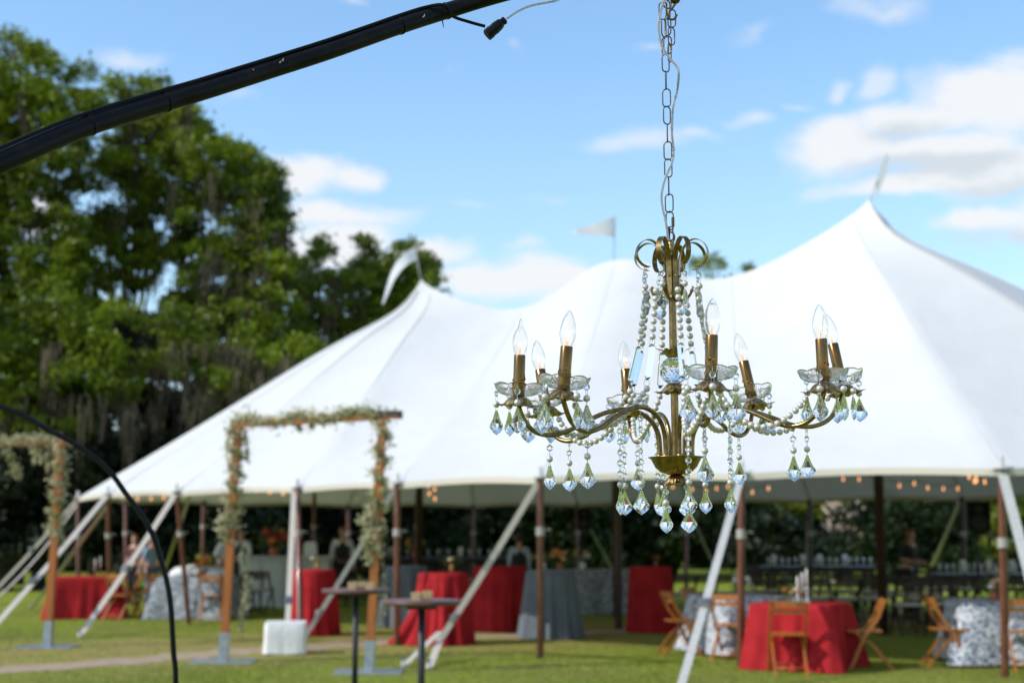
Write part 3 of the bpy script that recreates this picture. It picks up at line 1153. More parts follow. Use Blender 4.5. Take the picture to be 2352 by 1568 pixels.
# flags on the peaks
M_STAFF = mat('pale_staff', (.45, .45, .44), .5)
M_FLAG = leafmat('flag_cloth', (.80, .80, .80), (.84, .84, .83), .35, .8)
def flag(peak, stafftop, cloth_pts, label):
    t = thing('pennant', label, 'flag', peak)
    MB().tube([peak - Vector((0, 0, .1)), stafftop], .012, 8).build('staff', M_STAFF, t)
    b = MB()
    vs, fs = [], []
    for i, (a_, c_) in enumerate(cloth_pts):
        vs += [a_, c_]
    for i in range(len(cloth_pts) - 1):
        fs.append((2 * i, 2 * i + 1, 2 * i + 3, 2 * i + 2))
    b.add(vs, fs, True)
    b.build('flag_cloth', M_FLAG, t)
    return t
Dm = RIDGE[1].y
flag(RIDGE[1], P(1413, 494, Dm), [(P(1413, 496, Dm), P(1412, 545, Dm)), (P(1385, 508, Dm - .1), P(1386, 541, Dm - .12)),
     (P(1355, 516, Dm + .08), P(1356, 540, Dm + .1)), (P(1330, 525, Dm), P(1330, 538, Dm)), (P(1316, 531, Dm + .05), P(1316, 535, Dm + .05))],
     'white pennant flying level from the middle tent peak')
Dl = RIDGE[0].y
flag(RIDGE[0], P(952, 560, Dl), [(P(951, 568, Dl), P(956, 598, Dl)), (P(930, 580, Dl - .1), P(938, 606, Dl - .05)), (P(910, 602, Dl + .1), P(922, 620, Dl)),
     (P(896, 630, Dl + .1), P(906, 642, Dl)), (P(886, 664, Dl), P(894, 670, Dl)), (P(877, 700, Dl), P(881, 698, Dl))],
     'white pennant drooping from the leftmost tent peak')
Dr = RIDGE[2].y
flag(RIDGE[2], P(2014, 415, Dr), [(P(2013, 420, Dr), P(2012, 462, Dr)), (P(2016, 400, Dr), P(2025, 425, Dr)), (P(2024, 380, Dr), P(2036, 398, Dr)), (P(2036, 350, Dr), P(2042, 362, Dr))],
     'thin white pennant curling upwards from the right-hand tent peak')

# ------------------------------------------------------------------ string lights
M_SBULB = mat('string_bulb', (1, .6, .3), .4, emit=((1, .42, .17), 1.4))
M_SWIRE = mat('string_wire', (.03, .028, .025), .6)
def string(label, pts, D, r=.019):
    t = thing('string_lights', label, 'string lights', P(pts[0][0], pts[0][1], D))
    w = [P(x, y - 9, D) for x, y in pts]
    w.sort(key=lambda p: p.x)
    pa = cr_path(w, 3) if len(w) > 2 else w
    MB().tube(pa, .006, 5).build('wire', M_SWIRE, t)
    me = None
    for x, y in pts:
        c = P(x, y, D)
        if me is None:
            me = MB().sphere((0, 0, 0), r, 10, 8, (1, 1, 1.35)).tube([(0, 0, r), (0, 0, r + .03)], .010, 6).mesh('bulb', M_SBULB)
        link('bulb', me, t, wm(t).inverted() @ c)
    return t
string('string of small warm bulbs under the tent rim behind the left arches', [(282, 1140), (316, 1146), (347, 1146), (376, 1144), (405, 1141), (470, 1130), (497, 1127), (523, 1124)], 26)
string('string of small warm bulbs along the tent rim right of the right garlanded post', [(962, 1108), (984, 1111), (998, 1108), (1047, 1108), (1090, 1103), (1116, 1102), (1140, 1099), (1160, 1098)], 24)
string('bunch of warm bulbs gathered and hanging beside a pole under the tent rim', [(984, 1116), (998, 1124), (986, 1134), (999, 1146)], 23)
string('string of warm bulbs seen under the tent behind the chandelier pendants', [(1545, 1118), (1590, 1124), (1646, 1122), (1672, 1118), (1690, 1125), (1704, 1131), (1728, 1131), (1765, 1122), (1622, 1128)], 24)
string('string of sparse warm bulbs under the tent roof at the right', [(1937, 1101), (1973, 1101), (2066, 1116), (2100, 1111), (2131, 1121), (2167, 1123), (2200, 1123)], 24)
string('cluster of many warm bulbs by the right-hand pole top', [(2200, 1080), (2205, 1085), (2218, 1081), (2226, 1097), (2232, 1079), (2243, 1083), (2251, 1084), (2257, 1082), (2243, 1105), (2242, 1096), (2275, 1086), (2262, 1108), (2238, 1107)], 18, .015)
string('string of warm bulbs under the tent rim by the left tip of the tent', [(590, 1128), (620, 1131), (650, 1134)], 25)

# ------------------------------------------------------------------ chandelier
ROOT = P(1552.5, 1050, CDIST)
up_top = P(1541, 560, CDIST)
axis = (up_top - ROOT).normalized()
ch = thing('chandelier', 'antique brass eight-arm chandelier with lit candle bulbs, pearls and crystals, hanging in the open air', 'chandelier', ROOT)
ch.rotation_mode = 'QUATERNION'
ch.rotation_quaternion = Vector((0, 0, 1)).rotation_difference(axis)
CI = wm(ch).inverted()
def CL(px, py, dy=0.0):
    """point seen at px,py, dy metres behind the chandelier axis, in the chandelier's own space"""
    return CI @ P(px, py, CDIST + dy)
def zy(py):
    return CL(1550, py).z

def fluted(r0, r1, z0, z1, n=12):
    b = MB()
    prof = [(r0, z0), (r0, z0 + .001), ((r0 + r1) / 2, (z0 + z1) / 2), (r1, z1 - .001), (r1, z1)]
    b.lathe(prof, n * 4, True, None, lambda i, a, r, z: (r * (1 + .10 * abs(math.cos(a * n / 2)) - .05), z))
    return b
# stem, lower and upper
fluted(.0078, .0078, -.005, zy(900), 10).build('stem', M_BRONZE, ch, False)
fluted(.0082, .0072, zy(815), zy(680), 10).build('stem', M_BRONZE, ch, False)
b = MB()
b.lathe([(.0, zy(690)), (.0068, zy(689)), (.0068, zy(592)), (.0095, zy(590)), (.0095, zy(584)), (.0075, zy(582)), (.0095, zy(579)), (.0095, zy(572)),
         (.0065, zy(568)), (.0085, zy(562)), (.007, zy(555)), (.0, zy(552))], 20)
b.build('top_finial', M_BRONZE2, ch, False)
lp = [Vector((.0085 * math.cos(a), 0.002, zy(545) + .012 * math.sin(a))) for a in [2 * pi * i / 16 for i in range(16)]]
MB().tube(lp, .002, 6, closed=True).build('hanging_loop', M_BRONZE, ch, False)
# main bowl
prof = [(.0, zy(1091)), (.018, zy(1090)), (.034, zy(1083)), (.044, zy(1072)), (.0495, zy(1060)), (.053, zy(1053)), (.058, zy(1051) + .0005), (.0585, zy(1049)),
        (.055, zy(1048.5)), (.050, zy(1053)), (.030, zy(1056)), (.0, zy(1056))]
MB().lathe(prof, 48).build('bowl', M_BRONZE, ch, False)

def leaf_cap(r0, r1, h, n=16, tips=4, tipr=.016, up=.001, dirn=-1, th=.0009):
    """fluted bell that opens out, with a few leaf tips curling up from the lip"""
    b = MB()
    K = 96
    rows = 9
    def pt(i, k, off):
        t = i / rows
        a = 2 * pi * k / K
        ft = abs(math.sin(a * n / 2))
        tip = max(0.0, math.cos(a * tips)) ** 3
        r = r0 + (r1 - r0) * (t ** .85) + tipr * tip * max(0, t - .70) / .30
        r += .0019 * (ft - .5) * min(1, t * 2.5)
        z = dirn * h * (t ** 1.35 if t < .8 else .8 ** 1.35 + (t - .8) * .55) * (1 + .05 * tip * t) + (up * tip + .0016 * math.cos(a * tips * 2)) * max(0, t - .75) / .25
        nr = off
        return ((r + nr) * math.cos(a), (r + nr) * math.sin(a), z)
    vs = [pt(i, k, 0) for i in range(rows + 1) for k in range(K)]
    m0 = len(vs)
    vs += [pt(i, k, -th) for i in range(rows + 1) for k in range(K)]
    fs = []
    for i in range(rows):
        for k in range(K):
            l = (k + 1) % K
            q = (i * K + k, i * K + l, (i + 1) * K + l, (i + 1) * K + k)
            fs.append(q[::dirn])
            fs.append(tuple(m0 + x for x in q)[::-dirn])
    for k in range(K):
        l = (k + 1) % K
        fs.append(((rows) * K + k, rows * K + l, m0 + rows * K + l, m0 + rows * K + k))
    b.add(vs, fs, True)
    return b
def place(b, z):
    b.v = [(x, y, z_ + z) for x, y, z_ in b.v]
    return b
place(leaf_cap(.010, .027, .024, 20, 4, .018, .002), zy(1090)).build('bottom_leaf_cap', M_BRONZE2, ch, False)
place(leaf_cap(.011, .030, .024, 20, 4, .014, .002), zy(880)).build('leaf_cap', M_BRONZE2, ch, False)
place(leaf_cap(.0095, .024, .021, 14, 4, .017, .001, 1), zy(822)).build('leaf_cap', M_BRONZE2, ch, False)
MB().lathe([(.0, zy(800)), (.009, zy(801)), (.0095, zy(822)), (.0, zy(823))], 16).build('collar', M_BRONZE, ch, False)
# faceted ball
b = MB()
rb, n_ = .0305, 16
prof = [(.010, -.86), (.45, -.86), (.74, -.64), (.93, -.34), (1.0, 0.0), (.93, .34), (.74, .64), (.45, .86)]
vs, fs = [], []
zc = (zy(822) + zy(880)) / 2
hb = (zy(822) - zy(880)) / 2
for i, (r, z) in enumerate(prof):
    for k in range(n_):
        a = 2 * pi * (k + (i % 2) * .5) / n_
        rr = r if i else 0.42
        vs.append((rb * rr * math.cos(a), rb * rr * math.sin(a), zc + hb * z / .86))
vs_rows = len(prof)
for i in range(1, vs_rows - 1):
    for k in range(n_):
        l = (k + 1) % n_
        A, B_, C_, D_ = i * n_ + k, i * n_ + l, (i + 1) * n_ + l, (i + 1) * n_ + k
        if i % 2:
            fs += [(A, B_, D_), (B_, C_, D_)]
        else:
            fs += [(A, B_, C_), (A, C_, D_)]
fs.append(tuple(n_ + k for k in range(n_ - 1, -1, -1)))
fs.append(tuple((vs_rows - 1) * n_ + k for k in range(n_)))
b.add(vs, fs, False)
b.build('crystal_ball', M_GLASS, ch, False)

# crown of curled straps and the rivets
ARM_ANG = [R(a) for a in (168, 213, 123, 258, 78, 303, 33, 348)]
zt = zy
rib_prof = [(.047, zt(661)), (.0445, zt(672)), (.036, zt(684)), (.024, zt(690)), (.0185, zt(684)), (.0172, zt(672)), (.0170, zt(640)), (.0172, zt(612)),
            (.019, zt(595)), (.025, zt(577)), (.036, zt(561)), (.050, zt(554)), (.064, zt(557)), (.076, zt(568)), (.0815, zt(584)), (.079, zt(599)), (.070, zt(610)), (.060, zt(615)), (.052, zt(616))]
RIBA = [R(20 + 45 * i) for i in range(8)]
# remember camera looks along +y; angle 270 faces the camera in chandelier space
def rad(a, r, z):
    return Vector((r * math.cos(a), r * math.sin(a), z))
RIBEND, HOOK = [], []
for a in RIBA:
    sd = Vector((-math.sin(a), math.cos(a), 0))
    pts = cr_path([rad(a, r, z) for r, z in rib_prof], 5)
    o = MB().strip(pts, .0115, .0013, sd).build('crown_strap', M_BRONZE, ch, False)
    c = rad(a, .0188, zt(636))
    MB().sphere(c, .0022, 10, 6).build('rivet', M_BRONZE2, o, False)
    e = rad(a, .062, zt(616) - .003)
    ring = [e + (Vector((math.cos(a), math.sin(a), 0)) * math.cos(q) + Vector((0, 0, 1)) * math.sin(q)) * .0026 for q in [2 * pi * i / 10 for i in range(10)]]
    MB().tube(ring, .0007, 5, closed=True).build('eyelet', M_BRONZE, o, False)
    RIBEND.append(e - Vector((0, 0, .003)))
    HOOK.append(rad(a, .0495, zt(664)))

# ---- shared pieces
def torus_pts(c, u, v, ru, rv, n=14):
    return [c + u * (math.cos(q) * ru) + v * (math.sin(q) * rv) for q in [2 * pi * i / n for i in range(n)]]
ME_PEARL = MB().sphere((0, 0, 0), .0068, 20, 12).mesh('pearl', M_PEARL)
def octagon():
    b = MB()
    vs, fs = [], []
    n = 8
    rings = [(.0034, -.0036, .5), (.0058, -.0022, 0), (.0070, -.0006, .5), (.0070, .0006, .5), (.0058, .0022, 0), (.0034, .0036, .5)]
    for i, (r, y, o) in enumerate(rings):
        for k in range(n):
            a = 2 * pi * (k + o) / n
            vs.append((r * math.cos(a), y, r * math.sin(a)))
    for i in range(len(rings) - 1):
        same = rings[i][2] == rings[i + 1][2]
        for k in range(n):
            l = (k + 1) % n
            A, B_, C_, D_ = i * n + k, i * n + l, (i + 1) * n + l, (i + 1) * n + k
            if same:
                fs.append((A, B_, C_, D_))
            elif rings[i][2] > rings[i + 1][2]:
                fs += [(A, B_, C_), (A, C_, D_)]
            else:
                fs += [(A, B_, D_), (B_, C_, D_)]
    fs.append(tuple(range(n - 1, -1, -1)))
    fs.append(tuple((len(rings) - 1) * n + k for k in range(n)))
    fs = [f[::-1] for f in fs]
    b.add(vs, fs, False)
    return b.mesh('crystal_bead', M_GLASS)
ME_OCT = octagon()
def pendant_mesh():
    """baroque kite pendant with scalloped edge and a raised faceted table, hanging from z=0"""
    H, Wd = .050, .0335
    key = [(0, .0025), (.12, .0042), (.30, .0078), (.46, .0118), (.58, .0160), (.66, .0172), (.74, .0158), (.84, .0112), (.93, .0055), (1, .0)]
    half = []
    for i in range(27):
        t = i / 26
        for (t0_, w0), (t1_, w1) in zip(key, key[1:]):
            if t0_ <= t <= t1_:
                w = w0 + (w1 - w0) * (t - t0_) / (t1_ - t0_)
                break
        w += .0008 * (abs(math.sin(t * pi * 8.5)) - .5) * (1 if .05 < t < .97 else 0)
        half.append((w if i < 26 else 0.0, -H * t))
    half = [(0.0, 0.0)] + [(max(.002, half[0][0]), -.0006)] + half[1:]
    out = [(x, z) for x, z in half] + [(-x, z) for x, z in half[-2:0:-1]]
    n = len(out)
    # table: inner kite
    kite = [(0, -.012), (.0072, -.0270), (0, -.0405), (-.0072, -.0270)]
    def inner(x, z):
        # project toward centre and put on a kite-shaped ring
        cx, cz = 0, -.0268
        dx, dz = x - cx, z - cz
        k = abs(dx) / .0076 + (dz / .0150 if dz > 0 else -dz / .0140)
        return cx + dx / k, cz + dz / k
    b = MB()
    vs = []
    for y, s_ in ((-1, 1), (1, 1)):
        pass
    front_edge = [(x, -.0011, z) for x, z in out]
    back_edge = [(x, .0011, z) for x, z in out]
    fr = [(inner(x, z)[0], -.0058, inner(x, z)[1]) for x, z in out]
    bk = [(inner(x, z)[0], .0046, inner(x, z)[1]) for x, z in out]
    mid = [((a[0] * .56 + c[0] * .44), -.0040, a[2] * .56 + c[2] * .44) for a, c in zip(front_edge, fr)]
    vs = front_edge + back_edge + fr + bk + mid
    fs = []
    for k in range(n):
        l = (k + 1) % n
        fs.append((k, l, n + l, n + k))                       # rim
        fs.append((4 * n + k, 4 * n + l, l, k))
        fs.append((2 * n + k, 2 * n + l, 4 * n + l, 4 * n + k))
        fs.append((n + k, n + l, 3 * n + l, 3 * n + k))
    c = len(vs)
    vs += [(0, -.0072, -.0268), (0, .0052, -.0268)]
    for k in range(n):
        l = (k + 1) % n
        fs.append((c, 2 * n + l, 2 * n + k))
        fs.append((c + 1, 3 * n + k, 3 * n + l))
    b.add(vs, fs, False)
    me = b.mesh('crystal_pendant', M_GLASS)
    import bmesh
    bm = bmesh.new()
    bm.from_mesh(me)
    bmesh.ops.remove_doubles(bm, verts=bm.verts, dist=1e-6)
    bmesh.ops.recalc_face_normals(bm, faces=bm.faces)
    bm.to_mesh(me)
    bm.free()
    return me
ME_PEND = pendant_mesh()
def prism_mesh():
    """long triangular bar with bevelled ends, hanging from z=0"""
    b = MB()
    h, w, d = .080, .0085, .0085
    def sec(z, k):
        return [(-w * k, -d * .35 * k, z), (w * k, -d * .35 * k, z), (w * .25 * k, d * .75 * k, z), (-w * .25 * k, d * .75 * k, z)]
    vs = sec(0, .35) + sec(-.006, 1) + sec(-h + .007, 1) + sec(-h, .25)
    fs = [(0, 1, 2, 3), (15, 14, 13, 12)]
    for i in range(3):
        for k in range(4):
            l = (k + 1) % 4
            fs.append((i * 4 + k, (i + 1) * 4 + k, (i + 1) * 4 + l, i * 4 + l))
    b.add(vs, fs, False)
    me = b.mesh('prism', M_GLASS)
    import bmesh
    bm = bmesh.new()
    bm.from_mesh(me)
    bmesh.ops.recalc_face_normals(bm, faces=bm.faces)
    bm.to_mesh(me)
    bm.free()
    return me
ME_PRISM = prism_mesh()
GRAV = (wm(ch).to_3x3().inverted() @ Vector((0, 0, -1))).normalized()

def drop(p, seq, seed, face=None, sc=1.0, name='crystal_drop'):
    """a hanging string: o crystal bead, p pearl, P pendant, q small pendant"""
    q = random.Random(seed)
    b = MB()
    items = []
    z = Vector(p)
    def ringlet(z0, L_):
        a = q.uniform(0, pi)
        u = Vector((math.cos(a), math.sin(a), 0))
        b.tube(torus_pts(z0 + GRAV * (L_ / 2), u, GRAV, L_ * .36, L_ * .56), .00045, 4, closed=True)
        return z0 + GRAV * L_
    z = ringlet(z, .0085)
    for c in seq:
        ang = (face if face is not None else 0) + q.gauss(0, .45)
        if c == 'o':
            items.append((ME_OCT, 'crystal_bead', z + GRAV * .0068, ang, 1))
            z = z + GRAV * .0138
            z = ringlet(z - GRAV * .0008, .0092)
        elif c == 'p':
            items.append((ME_PEARL, 'pearl', z + GRAV * .0068, 0, 1))
            b.tube([z, z + GRAV * .0136], .0005, 4)
            z = z + GRAV * .0132
            z = ringlet(z, .006)
        elif c in 'Pq':
            s_ = 1.0 if c == 'P' else .82
            items.append((ME_PEND, 'crystal_pendant', z + GRAV * .0002, ang, s_))
            z = z + GRAV * .050 * s_
    o = b.build(name, M_WIRE, ch, False)
    for me, nm, c, ang, s_ in items:
        c_ = link(nm, me, o, c, (0, 0, ang), s_ * sc)
    return o

# top drops from every crown strap
for i, e in enumerate(RIBEND):
    drop(e, 'opP' if i % 2 == 0 else 'opq', 100 + i, face=RIBA[i] + pi / 2 + .4, sc=.95)

# ---- arms
CANDLE = {  # sleeve top px, bowl-bottom px, depth offset
    'A': ((1194, 815), (1191, 910), -.10), 'B': ((1241, 849), (1253, 934), .19), 'C': ((1302, 795), (1294, 894), -.285),
    'D': ((1437, 848), (1444, 939), .333), 'E': ((1635, 769), (1633, 873), -.333), 'F': ((1708, 830), (1729, 918), .285),
    'G': ((1886, 778), (1892, 878), -.185), 'H': ((1913, 790), (1934, 885), .10)}
ARMP = [(.037, .0), (.0375, .025), (.0405, .050), (.053, .075), (.078, .092), (.110, .0975), (.150, .088), (.190, .068), (.228, .045), (.262, .033), (.292, .035),
        (.313, .050), (.325, .072), (.3295, .090), (.330, .104)]

def bowl_mesh():
    b = MB()
    K, rows = 288, 18
    def pt(i, k, inner_):
        t = i / rows
        a = 2 * pi * k / K
        pet = (a * 8 / (2 * pi)) % 1.0 - .5                      # eight petals
        sc = math.cos(pet * pi) ** .8 if abs(pet) < .5 else 0
        r = .014 + .0345 * math.sin(t * pi / 2) ** .9 + .0012 * sc * t
        z = .0250 * t ** 1.9 + .0040 * (sc - .5) * max(0, t - .5) * 2
        if t > .86:
            r += .0022 * (t - .86) / .14
        fan = math.atan2(pet * 1.35, max(.02, t - .12))
        g_ = abs(((fan * 5.2) % 1.0) * 2 - 1) * (1 - abs(t - .6) / .42 if abs(t - .6) < .42 else 0)
        if not inner_:
            r += .0020 * g_ - .0005
            z -= .0006 * g_
        else:
            r -= .0024 - .0014 * t
            z += .0014 * (1 - t)
        return (r * math.cos(a), r * math.sin(a), z)
    vs = [pt(i, k, False) for i in range(rows + 1) for k in range(K)]
    m0 = len(vs)
    vs += [pt(i, k, True) for i in range(rows + 1) for k in range(K)]
    fs = []
    for i in range(rows):
        for k in range(K):
            l = (k + 1) % K
            q = (i * K + k, i * K + l, (i + 1) * K + l, (i + 1) * K + k)
            fs.append(q[::-1] if False else (q[0], q[1], q[2], q[3]))
            fs.append(tuple(m0 + x for x in q[::-1]))
    for k in range(K):
        l = (k + 1) % K
        fs.append((rows * K + k, rows * K + l, m0 + rows * K + l, m0 + rows * K + k))
        fs.append((l, k, m0 + k, m0 + l))
    b.add(vs, fs, True)
    me = b.mesh('glass_bowl', M_BOWL)
    import bmesh
    bm = bmesh.new()
    bm.from_mesh(me)
    bmesh.ops.recalc_face_normals(bm, faces=bm.faces)
    bm.to_mesh(me)
    bm.free()
    return me
ME_BOWL = bowl_mesh()
ME_CAP = place(leaf_cap(.0125, .034, .0225, 22, 4, .015, .002), -.0005).mesh('leaf_cap', M_BRONZE2)
SL = .086
def sleeve_mesh(seed):
    q = random.Random(seed)
    b = MB()
    b.lathe([(.0, .0), (.0124, .0), (.0124, .012), (.0121, .03), (.0119, SL - .0008), (.0114, SL), (.0102, SL), (.0102, SL - .006), (.0, SL - .006)], 28)
    for i in range(9):                       # wax drips
        a = q.uniform(0, 6.28)
        z = q.uniform(.008, .040)
        l = q.uniform(.004, .014)
        b.tube([rad(a, .0122, z + l), rad(a, .0127, z + .003), rad(a, .0130, z), rad(a, .0122, z - .002)], [.0004, .0012, .0019, .0008], 8)
    return b.mesh('candle_sleeve', M_SLEEVE)
ME_SLEEVE = [sleeve_mesh(s_) for s_ in (1, 2, 3)]
def bulb_mesh(tail=False):
    prof = [(.0070, .0), (.0095, .004), (.0128, .012), (.0152, .021), (.0160, .029), (.0153, .038), (.0128, .049), (.0088, .060), (.0046, .068), (.0018, .0715), (0, .073)]
    if tail:
        prof = [(.0070, .0), (.0095, .004), (.0128, .012), (.0150, .021), (.0156, .029), (.0147, .038), (.0112, .049), (.0066, .058), (.0040, .066), (.0032, .072), (.0020, .0765), (0, .078)]
    pp_ = cr_path([Vector((r, 0, z)) for r, z in prof], 3)
    o_ = [(max(0, p.x), p.z) for p in pp_]
    o_[-1] = (0.0, o_[-1][1])
    ii = [(max(0, r - .00035), z - (.0003 if z > .06 else 0)) for r, z in o_[::-1]]
    ii[0] = (0.0, ii[0][1])
    b = MB()
    n = 40
    pr = o_ + ii
    vs, fs = [], []
    # closed shell, tips as single points are avoided by tiny radii
    for (r, z) in pr:
        r = max(r, .00004)
        for k in range(n):
            a = 2 * pi * k / n
            vs.append((r * math.cos(a), r * math.sin(a), z))
    m = len(pr)
    for i in range(m):
        j = (i + 1) % m
        if i == len(o_) - 1:
            continue
        for k in range(n):
            l = (k + 1) % n
            fs.append((i * n + k, i * n + l, j * n + l, j * n + k))
    e = (len(o_) - 1) * n
    fs.append(tuple(e + k for k in range(n)))
    fs.append(tuple(e + n + k for k in range(n - 1, -1, -1)))
    b.add(vs, fs, True)
    return b.mesh('bulb_glass', M_BULB)
ME_BULB = [bulb_mesh(False), bulb_mesh(True)]
def filament_mesh():
    b = MB()
    pts = []
    for i in range(60):
        t = i / 59
        pts.append(Vector(((t - .5) * .0085 * (1 if True else 0), .0008 * math.sin(i * 1.9), .024 + .0055 * math.sin(pi * t) + .0008 * math.cos(i * 1.9))))
    b.tube(pts, .00075, 5)
    return b.mesh('filament', M_FILHOT)
ME_FIL = filament_mesh()
def fil_support():
    b = MB()
    b.tube([(-.0045, 0, .0245), (-.0030, 0, .014), (-.0012, 0, .004), (-.001, 0, -.002)], .0005, 5)
    b.tube([(.0045, 0, .0245), (.0030, 0, .014), (.0012, 0, .004), (.001, 0, -.002)], .0005, 5)
    for i in range(3):
        b.tube(torus_pts(Vector((0, 0, .004 + i * .004)), Vector((1, 0, 0)), Vector((0, .8, .5)), .0022, .0018, 10), .0005, 5, closed=True)
    return b.mesh('filament_support', M_FIL)
ME_SUP = fil_support()

ARMTIP = {}
for idx, (key, (top, bot, dy)) in enumerate(CANDLE.items()):
    dt = dy + (.012 if dy > 0 else -.004)
    T = CL(bot[0], bot[1], dy)
    U = CL(top[0], top[1], dt)
    az_ = math.atan2(T.y, T.x)
    rt = math.hypot(T.x, T.y)
    ax_ = (U - T).normalized()
    zt_ = T.z - .002
    pts = []
    for i, (r, z) in enumerate(ARMP):
        k = (r - .037) / (.33 - .037)
        rr = .037 + (rt - .037) * k
        zz = z + (zt_ - .104) * k ** 1.6 if i > 2 else z
        pts.append(rad(az_, rr, zz))
    pts[-1] = T - ax_ * .001
    pts[-2] = T - ax_ * .016
    path = cr_path(pts, 6)
    o = MB().tube(path, .0049, 16).build('arm', M_BRONZE, ch, False)
    # socket ferrule where the arm enters the bowl
    b = MB()
    b.lathe([(.0068, -.003), (.0068, .004), (.0054, .006), (.0, .006)], 18, M=Matrix.Translation(path[0]))
    b.build('ferrule', M_BRONZE2, o, False)
    q = Vector((0, 0, 1)).rotation_difference(ax_).to_matrix().to_4x4()
    Mx = Matrix.Translation(T) @ q @ Matrix.Rotation(rnd.uniform(0, 6), 4, 'Z')
    def sub(name, me, off=0.0):
        c = link(name, me, o)
        c.matrix_basis = Mx @ Matrix.Translation((0, 0, off))
        return c
    sub('leaf_cap', ME_CAP)
    sub('glass_bowl', ME_BOWL)
    slen = (U - T).length
    s_ = sub('candle_sleeve', ME_SLEEVE[idx % 3], slen - SL)
    sub('bulb_glass', ME_BULB[1 if key == 'A' else 0], slen - .003)
    sub('filament', ME_FIL, slen - .003)
    sub('filament_support', ME_SUP, slen - .003)
    ARMTIP[key] = (T, az_, rt, path, ax_)

# drops round each glass bowl and below the arm
for idx, (key, (T, az_, rt, path, ax_)) in enumerate(ARMTIP.items()):
    for j, da in enumerate((-.1, 1.3, -1.4, 2.7)):
        if j == 3 and key in 'DB':
            continue
        a = az_ + da + rnd.uniform(-.15, .15)
        e = T + Vector((math.cos(a) * .046, math.sin(a) * .046, .021))
        # the bowl follows the lean of its candle
        e += Vector((ax_.x, ax_.y, 0)) * .02
        drop(e, 'opP' if j != 2 else 'opP', 300 + idx * 10 + j, face=rnd.choice([0, .5, -.6, .25, 1.2]))
    # drop from the lowest point of the arm
    lowest = min(path[len(path) // 2:], key=lambda p: p.z)
    MB().tube(torus_pts(lowest - Vector((0, 0, .0085)), Vector((1, 0, 0)), Vector((0, 0, 1)), .0026, .0026, 10), .0007, 5, closed=True).build('eyelet', M_BRONZE, ch, False)
    drop(lowest - Vector((0, 0, .011)), 'opP', 400 + idx, face=rnd.uniform(-.5, .5))
    # long crystal string from the crest of the arm
    crest = max(path[:len(path) // 2 + 6], key=lambda p: p.z)
    cr2 = rad(az_, .125, crest.z - .008)
    drop(cr2, 'oooooopP' if idx % 2 else 'ooooooP' if False else 'oooooopP', 500 + idx, face=rnd.choice([0, .3, -.4, 1.4, .2]))
# bottom drops
for k_, (px_, py_, dy_) in enumerate([(1523, 1079, .030), (1529, 1112, -.045), (1577, 1079, .032), (1581, 1112, -.042)]):
    drop(CL(px_, py_, dy_), 'opP', 600 + k_, face=(-.15, .1, .3, -.1)[k_])

# ---- pearl strings: hook -> seven pearls -> prism -> swag to the candle cap
SP = .0134
def pearl_string(i):
    key = list(ARMTIP)[i]
    T, az_, rt, path, ax_ = ARMTIP[key]
    # use the nearest crown strap's hook
    j = min(range(8), key=lambda k: abs((RIBA[k] - az_ + pi) % (2 * pi) - pi))
    h = HOOK[j]
    b = MB()
    pearls = []
    # upper run
    a1 = rad(az_, .060, zy(676))
    a2 = rad(az_, .076, zy(781))
    b.tube([h, h.lerp(a1, .6) + Vector((.001, 0, .001)), a1], .0006, 4)
    n = 7
    run = [a1.lerp(a2, k / (n - 1)) for k in range(n)]
    pearls += run
    b.tube([a1, a2, a2 + Vector((0, 0, -.010))], .0004, 4)
    r1 = rad(az_, .0775, zy(787) - .006)
    tang = Vector((-math.sin(az_), math.cos(az_), 0))
    b.tube(torus_pts(r1, tang, Vector((0, 0, 1)), .007, .008), .0006, 4, closed=True)
    pr_top = rad(az_, .079, zy(798))
    pr_bot_dir = (rad(az_, .101, zy(798) - .079) - pr_top).normalized()
    pr_bot = pr_top + pr_bot_dir * .080
    b.tube(torus_pts(pr_bot + Vector((0, 0, -.006)), tang, Vector((0, 0, 1)), .007, .008), .0006, 4, closed=True)
    s0 = pr_bot + Vector((0, 0, -.018))
    endr = math.hypot(T.x, T.y) - .034
    e0 = rad(az_, endr, T.z - .026)
    sagz = .070 + .012 * math.sin(i * 2.1)
    mid = s0.lerp(e0, .5) - Vector((0, 0, sagz)) + tang * (.012 if i % 2 else -.012)
    curve = []
    for k in range(121):
        t = k / 120
        c = s0.lerp(e0, t)
        c.z -= 4 * sagz * t * (1 - t)
        c += tang * (.018 if i % 2 else -.018) * math.sin(pi * t)
        curve.append(c)
    acc = 0
    pearls.append(curve[0])
    last = curve[0]
    for c0, c1 in zip(curve, curve[1:]):
        if (c1 - last).length >= SP:
            pearls.append(c1)
            last = c1
    b.tube(curve[::8], .0004, 4)
    b.tube([curve[-1], rad(az_, endr + .012, T.z - .017)], .0006, 4)
    o = b.build('pearl_string', M_WIRE, ch, False)
    for p_ in pearls:
        link('pearl', ME_PEARL, o, p_)
    pz = link('prism', ME_PRISM, o, pr_top)
    q = Vector((0, 0, -1)).rotation_difference(pr_bot_dir)
    pz.rotation_mode = 'QUATERNION'
    pz.rotation_quaternion = q @ Quaternion((0, 0, 1), az_ - pi / 2 + rnd.uniform(-.5, .5))
for i in range(8):
    pearl_string(i)

